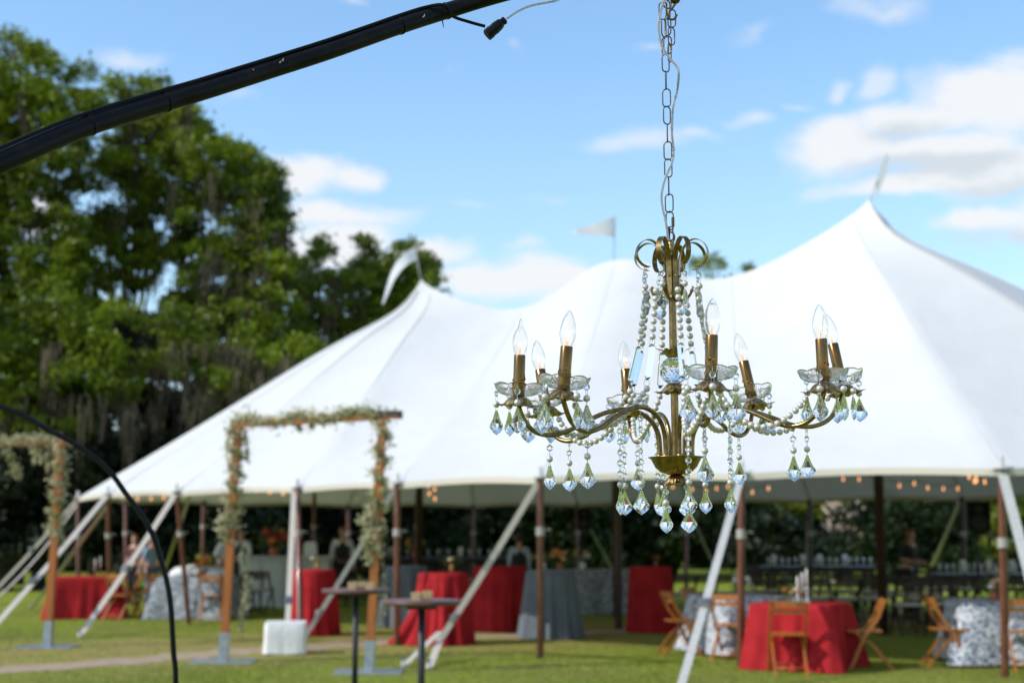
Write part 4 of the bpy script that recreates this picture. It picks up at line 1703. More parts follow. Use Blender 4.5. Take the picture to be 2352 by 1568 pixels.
# ------------------------------------------------------------------ chain
def link_mesh(hh=.0215, wd=.0100, r=.00145):
    pts = []
    for i in range(28):
        a = 2 * pi * i / 28
        x, z = math.cos(a) * (wd - r), math.sin(a)
        s_ = hh - wd
        pts.append(Vector((x, 0, math.sin(a) * (wd - r) + (s_ if z > 0 else -s_ if z < 0 else 0))))
    return MB().tube(pts, r, 10, closed=True).mesh('chain_link', M_CHAIN)
chain = thing('chain', 'brass oval-link chain from which the chandelier hangs', 'chain', P(1537, 545, CDIST))
CHI = wm(chain).inverted()
ME_LINK = link_mesh()
LN = [(338, 1405, 25, 1), (335.5, 1297, 8, 0), (333, 1187, 80, 0), (330, 1072, 14, 0), (327.5, 960, -22, 0)]
def zc5(X, Y):
    return (1411.1 + X * .36, Y * .36)
links = [(354, 1408, 20), (350, 1297, -18), (347, 1188, 82), (344, 1073, 16), (341, 962, -20), (338, 850, 84), (335.5, 737, 24),
         (333, 626, -12), (329, 513, 80), (327, 405, 22), (325, 292, -40), (315, 180, 50), (308, 68, -30),
         (352, 340, 60), (340, 290, -15), (364, 232, 30), (342, 172, -50), (366, 120, -15), (345, 60, 60), (338, 0, 10)]
for i, (X, Y, a) in enumerate(links):
    px, py = zc5(X, Y)
    dy = 0.0 if i < 13 else .008
    link('chain_link', ME_LINK, chain, CHI @ P(px, py, CDIST + dy + (.002 if i % 2 else -.002)), (0, 0, R(a)))
# threaded quick link sleeve and the small pair of links at the chandelier loop
px, py = zc5(374, 1415)
c = P(px, py, CDIST)
MB().lathe([(.0028, -.010), (.0034, -.009), (.0034, .009), (.0028, .010)], 12, False, Matrix.Translation(c)).build('quick_link_sleeve', M_CHAIN, chain)
sm_ = link_mesh(.0165, .0075, .0016)
for (X, Y, a) in [(346, 1492, 62), (362, 1490, -50)]:
    px, py = zc5(X, Y)
    link('small_link', sm_, chain, CHI @ P(px, py, CDIST), (0, R(6 if a > 0 else -6), R(a)))
# knob of the swag hook at the top
hk = thing('swag_hook', 'dark brass knob and hook holding the chain at the top edge of the photo', 'hook', P(1552, 5, CDIST))
b = MB()
c = P(1551, -2, CDIST)
b.lathe([(.0, -.010), (.007, -.0095), (.010, -.006), (.012, -.001), (.0145, .002), (.0145, .006), (.011, .009), (.011, .016), (.006, .020), (.0, .021)], 20, M=Matrix.Translation(c))
b.build('knob', M_CHAIN, hk)
hp = [c + Vector((.002, 0, -.008)), c + Vector((-.006, 0, -.020)), c + Vector((-.016, 0, -.034)), c + Vector((-.013, 0, -.046)), c + Vector((-.003, 0, -.046)), c + Vector((.003, 0, -.036))]
MB().tube(cr_path(hp, 5), .0026, 8).build('hook', M_CHAIN, hk)
MB().tube([c + Vector((0, 0, .018)), c + Vector((0, 0, .12))], .0035, 8).build('hook_shank', M_CHAIN, hk)

# ------------------------------------------------------------------ black arch, cables
polepts = [(-900, 1500, 1.75), (-860, 1150, 1.78), (-700, 850, 1.85), (-480, 620, 1.95), (-230, 475, 2.08), (0, 374, 2.20), (189, 294, 2.33), (378, 235, 2.47), (459, 211, 2.52), (621, 160, 2.64),
           (755, 117, 2.72), (918, 60, 2.84), (1024, 26, 2.92), (1150, -12, 2.97), (1350, -62, 3.02), (1560, -110, 3.04), (1800, -160, 3.05), (2100, -190, 3.06), (2500, -170, 3.07), (2800, 60, 3.08)]
arch = thing('black_arch', 'thick bent black steel tube crossing the sky at the upper left', 'metal arch', G(-900, 1500) if False else Vector((-1.55, 1.75, 0)))
pw = cr_path([P(x, y, d) for x, y, d in polepts], 8)
g0 = Vector((pw[0].x - .02, pw[0].y, 0))
pw = [g0] + pw
last = pw[-1]
pw += cr_path([last, last + Vector((.25, .02, -.35)), Vector((last.x + .38, last.y + .03, 1.2)), Vector((last.x + .42, last.y + .03, 0))], 6)[1:]
MB().tube(pw, .0172, 20).build('tube', M_BLACK, arch)
# sleeve joint and scratches
def ring_at(px, py, D, r, w_, mtl, par, name):
    c = P(px, py, D)
    i = min(range(len(pw)), key=lambda k: (pw[k] - c).length)
    t = (pw[i + 1] - pw[i - 1]).normalized()
    # nearest point on segment
    c = pw[i] + t * (c - pw[i]).dot(t)
    q = t.to_track_quat('Z', 'Y').to_matrix().to_4x4()
    return MB().lathe([(r - .0015, -w_), (r, -w_ * .9), (r, w_ * .9), (r - .0015, w_)], 22, M=Matrix.Translation(c) @ q).build(name, mtl, par)
ring_at(1026, 26, 2.92, .0184, .002, M_BLACK, arch, 'tube_joint')
for (px, py, D, l) in [(650, 148, 2.655, .006), (645, 152, 2.65, .004), (585, 168, 2.61, .002), (972, 47, 2.87, .007), (190, 300, 2.33, .003)]:
    c = P(px, py, D) - Vector((0, .0170, 0))
    i = min(range(len(pw)), key=lambda k: (pw[k] - P(px, py, D)).length)
    MB().tube([c, c + Vector((l * .5, 0, l * .3)), c + Vector((l * .6, 0, l))], [.0008, .0016, .0006], 6).build('paint_chip', M_CHIP, arch)
# black extension cord lying along the top of the tube, tied down
cab = thing('extension_cord', 'black extension cord strapped along the thick black tube, ending in a socket', 'cord', P(378, 225, 2.47))
def along(px, py, D, off):
    """point on the tube surface near a picture position, raised by off above the axis"""
    c = P(px, py, D)
    i = min(range(1, len(pw) - 1), key=lambda k: (pw[k] - c).length)
    t = (pw[i + 1] - pw[i - 1]).normalized()
    c = pw[i] + t * (c - pw[i]).dot(t)
    n_ = (Vector((0, 0, 1)) - t * t.z).normalized()
    return c + n_ * off
cp = [along(-700, 850, 1.85, .019), along(-230, 475, 2.08, .019)]
for (px, py, D, off) in [(0, 374, 2.20, .0185), (189, 294, 2.33, .0185), (378, 235, 2.47, .0185), (459, 211, 2.52, .020), (560, 180, 2.6, .0182), (660, 148, 2.66, .0184), (755, 117, 2.72, .0182), (860, 81, 2.79, .0180), (918, 60, 2.84, .0185), (985, 38, 2.89, .018)]:
    cp.append(along(px, py, D, min(off, .0184)) + Vector((0, -.006, 0)))
# goes round the tube and leaves below it towards the socket
cp += [P(1020, 22, 2.90) + Vector((0, -.019, .002)), P(1040, 42, 2.915) + Vector((0, -.012, 0)), P(1078, 51, 2.93), P(1114, 61, 2.94)]
MB().tube(cr_path(cp, 6), .0036, 8).build('cable', M_RUBBER, cab)
for (px, py, D) in [(918, 60, 2.84), (380, 234, 2.47), (205, 288, 2.34)]:
    ring_at(px, py, D, .0186, .0022, M_RUBBER, cab, 'zip_tie')
b = MB().tube([P(1016, 46, 2.9), P(1017.5, 56, 2.9), P(1019, 64, 2.9)], [.0012, .0012, .0006], 5)
b.build('zip_tie', M_RUBBER, cab)
# socket body
a0, a1 = P(1120, 80, 2.94), P(1158, 48, 2.94)
dd = (a1 - a0).normalized()
q = dd.to_track_quat('Z', 'Y').to_matrix()
b = MB()
def rsec(z, w, d, n=16):
    out = []
    for k in range(n):
        a = 2 * pi * k / n
        cx, sx = math.cos(a), math.sin(a)
        e_ = 4
        rr = (abs(cx) ** e_ + abs(sx) ** e_) ** (-1 / e_)
        out.append(a0 + q @ Vector((cx * rr * w, sx * rr * d, z)))
    return out
L_ = (a1 - a0).length
secs = [(-.002, .0150, .011), (0, .0158, .0115), (.010, .0158, .0115), (.0102, .0146, .0108), (.020, .0146, .0108), (.0202, .0155, .0112), (L_ * .72, .0145, .010), (L_ * .86, .010, .008), (L_ * .90, .0062, .006), (L_ * .93, .0078, .0078), (L_ * 1.04, .0078, .0078), (L_ * 1.08, .005, .005)]
vs, fs = [], []
for s_ in secs:
    vs += rsec(*s_)
for i in range(len(secs) - 1):
    for k in range(16):
        l = (k + 1) % 16
        fs.append((i * 16 + k, i * 16 + l, (i + 1) * 16 + l, (i + 1) * 16 + k))
fs += [tuple(range(15, -1, -1)), tuple((len(secs) - 1) * 16 + k for k in range(16))]
b.add(vs, fs, False)
b.build('socket', M_RUBBER, cab)
# clear cord: plug -> above the frame -> down beside the chain
cord = thing('lamp_cord', 'clear plastic lamp cord looping from the black socket and weaving beside the chain', 'cord', P(1527, 545, CDIST))
cpts = [(P(1164, 43, 2.94)), P(1190, 26, 2.95), P(1221, 13, 2.96), P(1262, 5, 2.97), P(1285, -2, 2.98), P(1360, -40, 2.99), P(1450, -75, 3.0), P(1520, -50, 3.0), P(1528, -10, 2.985)]
for (X, Y) in [(300, 60), (284, 150), (283, 200), (300, 290), (350, 370), (400, 430), (410, 480), (400, 580), (375, 680), (368, 780), (368, 870), (378, 960),
               (370, 1030), (340, 1100), (312, 1180), (300, 1260), (310, 1340), (325, 1400), (337, 1480), (343, 1540)]:
    px, py = zc5(X, Y)
    cpts.append(P(px, py, CDIST - .012 + (.02 if 560 < Y < 1000 else 0)))
cs = cr_path(cpts, 5)
b = MB()
for sgn in (-1, 1):
    pts = []
    for i, p in enumerate(cs):
        t_ = (cs[min(i + 1, len(cs) - 1)] - cs[max(i - 1, 0)]).normalized()
        n_ = t_.cross(Vector((0, 1, 0))).normalized()
        pts.append(p + n_ * (.00135 * sgn))
    b.tube(pts, .0014, 8)
b.build('twin_wire', M_CLEAR, cord)

# thin black arch foot at the lower left
thin_ = [(0, 70), (100, 105), (250, 190), (400, 270), (500, 340), (600, 430), (680, 540), (760, 650), (830, 770), (870, 900), (900, 1000), (925, 1150), (940, 1400), (952, 1568)]
TD = 5.6
tp = [P(x * .424, 903 + y * .424, TD) for x, y in thin_]
pre = [P(-420, 860, TD), P(-250, 868, TD), P(-120, 893, TD)]
tp = pre + tp
e = tp[-1]
tp += [Vector((e.x + .006, TD, .6)), Vector((e.x + .008, TD, 0))]
lft = P(-420, 860, TD)
tp = [Vector((lft.x - 1.1, TD, 0)), Vector((lft.x - 1.05, TD, 1.0)), Vector((lft.x - .7, TD, 1.9))] + tp
thin_arch = MB().tube(cr_path(tp, 5), .0105, 14).build('thin_black_arch', M_BLACK)
recentre(thin_arch)
tag(thin_arch, 'thin black steel arch curving down to the lawn at the lower left', 'metal arch')

# ------------------------------------------------------------------ garlanded arches
M_POST = mat('oiled_timber', (.42, .135, .026), .6, noise=(5, 4, (.30, .09, .018), .4, .65, (8, 8, .6)))
M_GALV = mat('galvanised_steel', (.40, .43, .45), .45, .6, noise=(14, 3, (.30, .33, .36), .4, .65))
M_DSTEEL = mat('dark_bracket', (.03, .03, .033), .5, .4)
M_GARL = leafmat('garland_leaves', (.17, .21, .03), (.50, .52, .17), .3, .6, 2.5, c3=(.68, .62, .42))
M_VINE = mat('vine_stem', (.09, .065, .035), .85)

def garland(name_label, paths, seed, dens=150, spread=.09, sz=.055):
    """paths: list of (points, thickness factor)"""
    rng = np.random.default_rng(seed)
    t0 = paths[0][0][0]
    t = thing('garland', name_label, 'garland', (t0.x, t0.y, t0.z))
    allp, b = [], MB()
    for pts, k in paths:
        cs_ = cr_path(pts, 8)
        b.tube([p + Vector((rng.normal() * .015, rng.normal() * .015, 0)) for p in cs_], .008, 5)
        seg = np.array([list(p) for p in cs_])
        ln = np.linalg.norm(np.diff(seg, axis=0), axis=1).sum()
        n = int(dens * ln * k * 2.1)
        u = rng.random(n) * (len(seg) - 1)
        i = u.astype(int)
        c = seg[i] + (seg[np.minimum(i + 1, len(seg) - 1)] - seg[i]) * (u - i)[:, None]
        lump = 1 + .6 * np.sin(u * 1.7 + seed) * np.sin(u * .63)
        c = c + rng.normal(size=(n, 3)) * spread * k * lump[:, None] * .75
        allp.append(c)
    b.build('vine', M_VINE, t)
    pts = np.concatenate(allp)
    me = leaf_mesh('leaves', pts - np.array(t.location), sz, M_GARL, rng, aspect=.5)
    tag(link('leaves', me, t), kind='stuff')
    return t

def post(base_px, D, top_px, parent, side_off=0):
    base = GX(base_px[0], D)
    top = P(top_px[0], top_px[1], D)
    d = (top - base)
    s0 = base + d * (.36 / d.z)
    MB().strip([s0 - d * .03, base.lerp(top, .5), top], .096, .096, (1, 0, 0)).build('post', M_POST, parent)
    b = MB()
    b.strip([base + Vector((0, 0, .012)), s0], .112, .112, (1, 0, 0))
    b.build('steel_sleeve', M_GALV, parent)
    MB().box(base + Vector((0, 0, .007)), (.78, .60, .014)).build('base_plate', M_GALV, parent)
    return base, top

DA, DA2 = 18.0, 16.7
ar = thing('timber_arch', 'tall timber arch wound with pale leaves, standing on steel plates in front of the tent', 'arch', GX(700, 17.4))
b1, t1 = post((532, 1510), DA, (547, 968), ar)
b2, t2 = post((857, 1535), DA2, (880, 952), ar)
be0 = t1 + Vector((-.05, .05, -.03))
be1 = t2 + (t2 - t1).normalized() * .26 + Vector((0, 0, -.01))
MB().strip([be0, be1], .09, .09, (0, 0, 1)).build('beam', M_POST, ar)
MB().strip([t2 - (t2 - t1).normalized() * .05 + Vector((0, -.05, .02)), be1 + Vector((0, -.05, .015))], .06, .05, (0, 0, 1)).build('beam_end', M_DSTEEL, ar)
def wind(base, top, z0, z1, r=.10, turns=5):
    out = []
    for i in range(turns * 6 + 1):
        f = i / (turns * 6)
        t_ = (z0 + (z1 - z0) * f - base.z) / (top.z - base.z)
        c = base.lerp(top, t_)
        a = i * pi / 3
        out.append(c + Vector((math.cos(a) * r, math.sin(a) * r, 0)))
    return out
beamline = [be0.lerp(be1, i / 10) + Vector((0, -.06, .03 + .035 * math.sin(i * 1.9))) for i in range(10)]
garland('leafy garland wound down the left post of the middle timber arch',
        [(wind(b1, t1, t1.z, 1.65, .07, 6), .95), ([t1 + Vector((-.06, 0, .0)), t1 + Vector((-.14, -.05, -.35))], .4),
         ([P(540, 1175, DA) + Vector((0, -.1, 0)), P(512, 1200, DA) + Vector((0, -.1, 0)), P(518, 1240, DA) + Vector((0, -.1, 0))], 1.0),
         ([P(556, 1250, DA), P(566, 1330, DA), P(558, 1400, DA), P(552, 1450, DA)], .45),
         ([t1 + Vector((.1, 0, -.1)), P(570, 1060, DA)], .4)], 3, 230, .055)
garland('pale leafy garland laid along the top beam of the middle timber arch', [(beamline, 1.1), ([P(680, 960, DA - .5), P(690, 990, DA - .5)], .7), ([P(716, 955, DA - .5), P(716, 985, DA - .5)], .7)], 4, 330, .055)
garland('leafy garland wound down the right post of the middle timber arch', [(wind(b2, t2, t2.z, 1.35, .07, 6), 1.0),
        ([P(866, 1160, DA2) + Vector((-.05, -.1, 0)), P(846, 1215, DA2) + Vector((0, -.1, 0)), P(852, 1290, DA2) + Vector((0, -.1, 0))], 1.1),
        ([P(880, 1290, DA2), P(884, 1380, DA2), P(872, 1440, DA2)], .3),
        ([P(862, 1180, DA2) + Vector((0, -.1, 0)), P(835, 1195, DA2 - .2), P(818, 1200, DA2 - .3)], .3)], 5, 230, .055)

DB = 20.3
ar2 = thing('timber_arch', 'timber arch wound with leaves at the left edge, its other post outside the photo', 'arch', GX(-100, 20.6))
b3, t3 = post((139, 1480), DB, (140, 1010), ar2)
b4, t4 = post((-330, 1470), 21.2, (-330, 1015), ar2)
MB().strip([t3 + Vector((.05, .05, -.03)), t4 + Vector((-.1, .05, -.03))], .09, .09, (0, 0, 1)).build('beam', M_POST, ar2)
garland('bushy pale garland over the beam of the left-edge timber arch, hanging in swags', [([t3.lerp(t4, i / 8) + Vector((0, -.06, .02 * math.sin(i * 2))) for i in range(9)], .95),
        ([P(10, 1030, DB), P(35, 1075, DB), P(40, 1090, DB)], .8), ([P(75, 1025, DB), P(95, 1060, DB)], .8), ([P(-60, 1030, DB), P(-40, 1080, DB)], .8)], 6, 260, .06, .055)
garland('leafy garland wound down the post of the left-edge timber arch', [(wind(b3, t3, t3.z, 1.55, .07, 6), .9), ([P(132, 1160, DB), P(125, 1210, DB), P(135, 1245, DB)], 1.0), ([P(110, 1020, DB), P(108, 1090, DB)], .4)], 8, 240, .06)

# ------------------------------------------------------------------ tables
M_RED = mat('red_linen', (.40, .021, .026), .85, spec=.1, noise=(3, 4, (.31, .015, .019), .4, .65), bump=(300, .2, .002))
M_GREY = mat('slate_linen', (.12, .145, .17), .8, sheen=.15, noise=(3, 4, (.10, .12, .145), .4, .65))
M_WHITE = mat('white_linen', (.74, .75, .76), .8)
def pattern_mat(name, c1, c2, sc):
    m = bpy.data.materials.new(name)
    m.use_nodes = True
    N, L = m.node_tree.nodes, m.node_tree.links
    b = N['Principled BSDF']
    b.inputs['Roughness'].default_value = .8
    t = N.new('ShaderNodeTexCoord')
    v = N.new('ShaderNodeTexNoise')
    v.inputs['Scale'].default_value = sc
    v.inputs['Detail'].default_value = 1.5
    v.inputs['Distortion'].default_value = 2.2
    L.new(t.outputs['Object'], v.inputs[0])
    r_ = N.new('ShaderNodeValToRGB')
    r_.color_ramp.interpolation = 'LINEAR'
    r_.color_ramp.elements[0].position = .47
    r_.color_ramp.elements[0].color = (*c1, 1)
    r_.color_ramp.elements[1].position = .52
    r_.color_ramp.elements[1].color = (*c2, 1)
    L.new(v.outputs[0], r_.inputs[0])
    L.new(r_.outputs[0], b.inputs['Base Color'])
    return m
M_PAT = pattern_mat('scrollwork_linen', (.10, .125, .19), (.62, .63, .66), 15)
M_PATG = pattern_mat('grey_scrollwork_linen', (.10, .12, .15), (.40, .42, .46), 14)
M_WOOD_O = mat('honey_folding_wood', (.42, .145, .018), .45, noise=(6, 3, (.31, .10, .013), .4, .65, (5, 5, 1)), coat=.3)
M_WOOD_D = mat('dark_farm_wood', (.045, .028, .02), .5, noise=(5, 3, (.03, .018, .014), .4, .65, (1, 6, 6)))
M_TOPW = mat('brown_round_top', (.13, .058, .05), .4, noise=(5, 4, (.09, .04, .035), .4, .65))
M_WAX = mat('white_wax', (.80, .77, .70), .5)
M_KRAFT = mat('kraft_wood_box', (.50, .36, .19), .7, noise=(30, 3, (.40, .28, .14), .4, .65))

def cloth(parent, c, hw, hd, h, rz, mtl, round_=False, flare=.10, folds=9, amp=.035, seed=1, floor=.015, corner=.0, sweep=0.0):
    """tablecloth: flat top and a falling skirt whose folds deepen towards the hem"""
    q = random.Random(seed)
    N_ = 144
    ph = [q.uniform(0, 6.28) for _ in range(4)]
    b = MB()
    def per(a, grow):
        ca, sa = math.cos(a), math.sin(a)
        if round_:
            return ca * (hw + grow), sa * (hd + grow)
        e_ = 9
        rr = (abs(ca) ** e_ + abs(sa) ** e_) ** (-1 / e_)
        return ca * rr * (hw + grow), sa * rr * (hd + grow)
    rows = [0, .35, .8, 1.0]
    vs, fs = [], []
    for t in rows:
        for k in range(N_):
            a = 2 * pi * k / N_
            x, y = per(a, 0)
            vs.append((x * t, y * t, h + (.0 if t < 1 else -.003)))
    M_ = 16
    for j in range(1, M_ + 1):
        t = j / M_
        for k in range(N_):
            a = 2 * pi * k / N_
            f = math.sin(folds * a + ph[0]) + .6 * math.sin((folds * 1.6 // 1) * a + ph[1]) + .35 * math.sin((folds * 2.7 // 1) * a + ph[2] + t)
            f *= 1 + .3 * math.sin(3 * a + ph[3])
            cr_ = abs(math.sin(2 * a)) ** 6 * corner if not round_ else 0
            grow = flare * t ** 1.3 + (cr_ * t) + amp * f * t ** .8 + .006 * (1 - (1 - t) ** 8)
            x, y = per(a, grow)
            if sweep:
                x += sweep * t ** 2.6 * max(0, -math.cos(a)) ** 2
            z = h - (h - floor) * t - .004
            if not round_ and corner:
                pass
            vs.append((x, y, z))
    R_ = len(rows) + M_
    for i in range(R_ - 1):
        for k in range(N_):
            l = (k + 1) % N_
            fs.append((i * N_ + k, (i + 1) * N_ + k, (i + 1) * N_ + l, i * N_ + l))
    b.add(vs, fs, True, Matrix.Translation(Vector(c)) @ Matrix.Rotation(rz, 4, 'Z'))
    return b.build('tablecloth', mtl, parent)

def table(label, px, D, hw, hd, h, mtl, rz=0.0, **k):
    c = GX(px, D)
    t = thing('draped_table', label, 'table', c)
    cloth(t, c, hw, hd, h, rz, mtl, **k)
    lh = h - .03
    Rz = Matrix.Rotation(rz, 3, 'Z')
    if k.get('round_'):
        MB().tube([c, c + Vector((0, 0, lh))], .04, 10).box(c + Vector((0, 0, .015)), (.45, .45, .03)).build('leg', M_DSTEEL, t)
    else:
        for sx in (-1, 1):
            for sy in (-1, 1):
                p_ = c + Rz @ Vector((sx * (hw - .06), sy * (hd - .06), 0))
                MB().tube([p_, p_ + Vector((0, 0, lh))], .018, 8).build('leg', M_DSTEEL, t)
    return t

T_RED = table('square table under a bright red cloth with one folding chair pulled up in front', 1822, 17.2, .49, .49, .76, M_RED, R(-30), flare=.03, folds=9, amp=.044, seed=3, corner=.09)
T_PAT = table('table under a blue and white patterned cloth, left of the bright red table', 1690, 19.2, .56, .56, .76, M_PAT, R(20), flare=.05, folds=7, amp=.03, seed=4, corner=.10, floor=.04)
T_PATR = table('table under a blue and white scroll-patterned cloth at the right edge', 2335, 17.7, .92, .55, .76, M_PAT, R(-8), flare=.05, folds=6, amp=.03, seed=5, corner=.12, floor=.04)
table('tall round table in a shaded red cloth standing alone behind the pendants', 1487, 23.3, .34, .34, 1.04, M_RED, round_=True, flare=.05, folds=9, amp=.02, seed=6)
table('tall round table in a blue-grey cloth beside the tent pole left of the pendants', 1263, 22.0, .37, .37, 1.02, M_GREY, round_=True, flare=.10, folds=12, amp=.035, seed=7)
table('tall round table in a dark red cloth behind the splayed red one', 1148, 23.6, .42, .42, 1.04, M_RED, round_=True, flare=.02, folds=10, amp=.02, seed=8)
table('tall round red table whose cloth sweeps out to the lower left', 1022, 20.8, .36, .36, 1.01, M_RED, round_=True, flare=.06, folds=9, amp=.045, seed=9, sweep=-.36)
table('tall round red table behind the white box, left of the right garlanded post', 728, 22.6, .36, .36, 1.01, M_RED, round_=True, flare=.05, folds=10, amp=.03, seed=10)
table('tall round slate-grey table behind the right garlanded post', 935, 24.5, .37, .37, 1.02, M_GREY, round_=True, flare=.04, folds=11, amp=.03, seed=11)
table('dim grey-patterned table deep under the tent behind the blue-grey one', 1372, 28.5, .62, .5, .86, M_PATG, R(8), flare=.04, folds=7, amp=.02, seed=12, corner=.08)
table('square table under a red cloth at the far left, ringed with folding chairs', 220, 27.2, .62, .55, .76, M_RED, R(14), flare=.05, folds=8, amp=.025, seed=13, corner=.1)
table('table under a grey-and-white patterned cloth behind the left garlanded post', 468, 27.0, .66, .55, .76, M_PATG, R(-10), flare=.05, folds=8, amp=.025, seed=14, corner=.1)

# bunched white cloth on the patterned table
c = GX(470, 27.0)
rng = np.random.default_rng(9)
b = MB()
for (dx, dy, w, hh) in [(-.25, 0, .30, .18), (.0, .1, .34, .22), (.28, -.05, .30, .17), (.45, .1, .2, .12)]:
    b.lathe([(.0, .30 * hh), (w * .55, .9 * hh), (w * .8, .6 * hh), (w, 0)][::-1] if False else [(w, 0), (w * .92, hh * .45), (w * .62, hh * .85), (w * .2, hh), (0.0, hh)], 20, True,
            Matrix.Translation(c + Vector((dx, dy, .765))), lambda i, a, r, z: (r * (1 + .10 * math.sin(5 * a) + .06 * math.sin(11 * a)), z * (1 + .12 * math.sin(3 * a))))
o = b.build('bunched_cloth', M_WHITE)
recentre(o)
tag(o, 'heap of bunched white cloth on the grey-patterned table behind the left post', 'cloth')

# ------------------------------------------------------------------ folding chairs
def chair_proto(mtl, cushion):
    """folding chair, faces -y, origin on the ground under the seat"""
    t = thing('folding_chair', 'x', 'chair')
    for s_ in (-1, 1):
        x = s_ * .205
        MB().strip([(x, -.20, 0), (x, -.02, .40), (x, .13, .60), (x * .98, .22, .82)], .045, .024, (0, 1, 0)).build('back_post', mtl, t)
        MB().strip([(x * .86, .30, 0), (x * .86, .08, .28), (x * .86, -.16, .46)], .040, .022, (0, 1, 0)).build('rear_leg', mtl, t)
    for z, y, h_ in ((.785, .205, .07), (.70, .168, .045)):
        MB().box((0, y, z), (.40, .020, h_)).build('back_slat', mtl, t)
    for k in range(5 if not cushion else 3):
        w_ = .068 if not cushion else .12
        MB().box((0, -.18 + k * (.082 if not cushion else .14), .445), (.385, w_, .018)).build('seat_slat', mtl, t)
    MB().tube([(-.175, .24, .08), (.175, .24, .08)], .011, 6).build('stretcher', mtl, t)
    MB().tube([(-.20, -.165, .10), (.20, -.165, .10)], .011, 6).build('stretcher', mtl, t)
    if cushion:
        MB().lathe([(.0, .0), (.20, .0), (.215, .02), (.20, .045), (.0, .05)], 16, True, Matrix.Translation((0, -.02, .455)) ,
                   lambda i, a, r, z: (r * (abs(math.cos(a)) ** 6 + abs(math.sin(a)) ** 6) ** (-1 / 6), z)).build('cushion', mat('ivory_cushion', (.55, .50, .43), .8), t)
    return t
CHAIR = chair_proto(M_WOOD_O, False)
DCHAIR = chair_proto(M_WOOD_D, True)
CHG, DCG = 'honey-coloured wooden folding chairs at the draped tables', 'dark folding chairs with ivory cushions under the tent'
used = {}
def chair(px, D, rz, label, proto=CHAIR, group=CHG, sc=1.0):
    if proto.name in used:
        o = copy_tree(proto)
    else:
        o = proto
        used[proto.name] = 1
    o.location = GX(px, D)
    o.rotation_euler = (0, 0, R(rz))
    tag(o, label, 'chair', group)
    return o
# rz: 0 faces the camera (-y); 180 shows its back
chair(1791, 16.55, 176, 'honey wooden folding chair seen from behind in front of the bright red cloth')
chair(1965, 17.1, -98, 'honey folding chair in profile at the right side of the bright red table')
chair(1556, 19.0, 100, 'honey folding chair leaning back at the left side of the blue and white patterned table')
chair(1668, 18.2, 152, 'honey folding chair between the blue and white patterned table and the tent pole')
chair(2150, 17.4, 88, 'honey folding chair in profile left of the patterned table at the right edge')
chair(2322, 16.9, 172, 'honey folding chair seen from behind at the right edge beside the last tent pole')
chair(1600, 20.2, 60, 'honey folding chair half hidden behind the left of the blue and white patterned table')
chair(300, 26.6, 160, 'honey folding chair showing its back, right of the far-left red table')
chair(335, 27.4, -110, 'honey folding chair at the far right side of the far-left red table')
chair(262, 27.0, 185, 'honey folding chair close against the red cloth beside the thick leftmost pole pair')
chair(165, 27.6, 95, 'honey folding chair at the left side of the far-left red table')
chair(398, 26.8, 100, 'honey folding chair at the left side of the table with the bunched white cloth')
chair(505, 26.2, 175, 'honey folding chair in front of the table with the bunched white cloth')
for i, (px, D, rz, lb) in enumerate([(560, 27.6, 150, 'dark brown folding chair just right of the left garlanded post'), (590, 28.2, 200, 'dark brown folding chair second to the right of the left garlanded post'),
                                     (615, 28.8, 170, 'dark brown folding chair nearest the white bar counter')]):
    chair(px, D, rz, lb, DCHAIR, DCG)
ORD = ['first', 'second', 'third', 'fourth', 'fifth', 'sixth', 'seventh', 'eighth', 'ninth', 'tenth', 'eleventh', 'twelfth', 'thirteenth', 'fourteenth', 'fifteenth', 'sixteenth']
ROWS = ['middle row left of the person in black', 'row in front of the right-hand farm table', 'short row at the feet of the person in black',
        'far row behind the back-left farm table', 'row behind the right-hand farm table', 'nearest row by the last tent pole',
        'row left of the brown tent pole', 'row just behind the bright red table', 'pair in front of the person in black']
for ri, (x0, x1, D, n_, rz) in enumerate([(1720, 2010, 27.4, 8, 180), (2085, 2235, 24.6, 4, 175), (2010, 2110, 26.0, 3, 182), (1730, 2000, 33.2, 7, 0), (2100, 2330, 28.6, 6, 0), (2240, 2400, 23.2, 4, 178), (1560, 1700, 26.6, 4, 185), (1745, 1980, 24.6, 5, 178), (2060, 2140, 22.6, 2, 176)]):
    for k in range(n_):
        chair(x0 + (x1 - x0) * k / max(1, n_ - 1), D + rnd.uniform(-.15, .15), rz + rnd.uniform(-12, 12), 'dark chair, ' + ORD[k] + ' from left, ' + ROWS[ri], DCHAIR, 'dark folding chairs in rows by the long dark tables')
for k in range(9):
    chair(800 + 45 * k, 33.4 + rnd.uniform(-.2, .2), 180 + rnd.uniform(-10, 10), ORD[k] + ' dark chair from the left along the far farm table behind the red tables', DCHAIR,
          'dark folding chairs along the far long table')

# ------------------------------------------------------------------ long dark tables
def long_table(label, x0, x1, D, h, depth=.9):
    c = GX((x0 + x1) / 2, D)
    L_ = (x1 - x0) / F * D
    t = thing('farm_table', label, 'table', c)
    for k in range(4):
        MB().box(c + Vector((0, -depth / 2 + depth * (k + .5) / 4, h - .02)), (L_, depth / 4 - .008, .045)).build('plank', M_WOOD_D, t)
    MB().box(c + Vector((0, 0, h - .085)), (L_ - .3, depth - .2, .08)).build('apron', M_WOOD_D, t)
    for sx in (-1, 1):
        for sy in (-1, 1):
            MB().box(c + Vector((sx * (L_ / 2 - .22), sy * (depth / 2 - .12), (h - .04) / 2)), (.09, .09, h - .05)).build('leg', M_WOOD_D, t)
    return t
long_table('long dark farm table set with candles, left of the person in black', 1735, 2000, 31.0, .86)
long_table('long dark farm table right of the person in black, before the last pole', 2120, 2420, 26.2, .84)
long_table('long dark farm table deep under the tent behind the red and grey draped tables', 770, 1175, 35.0, .98)
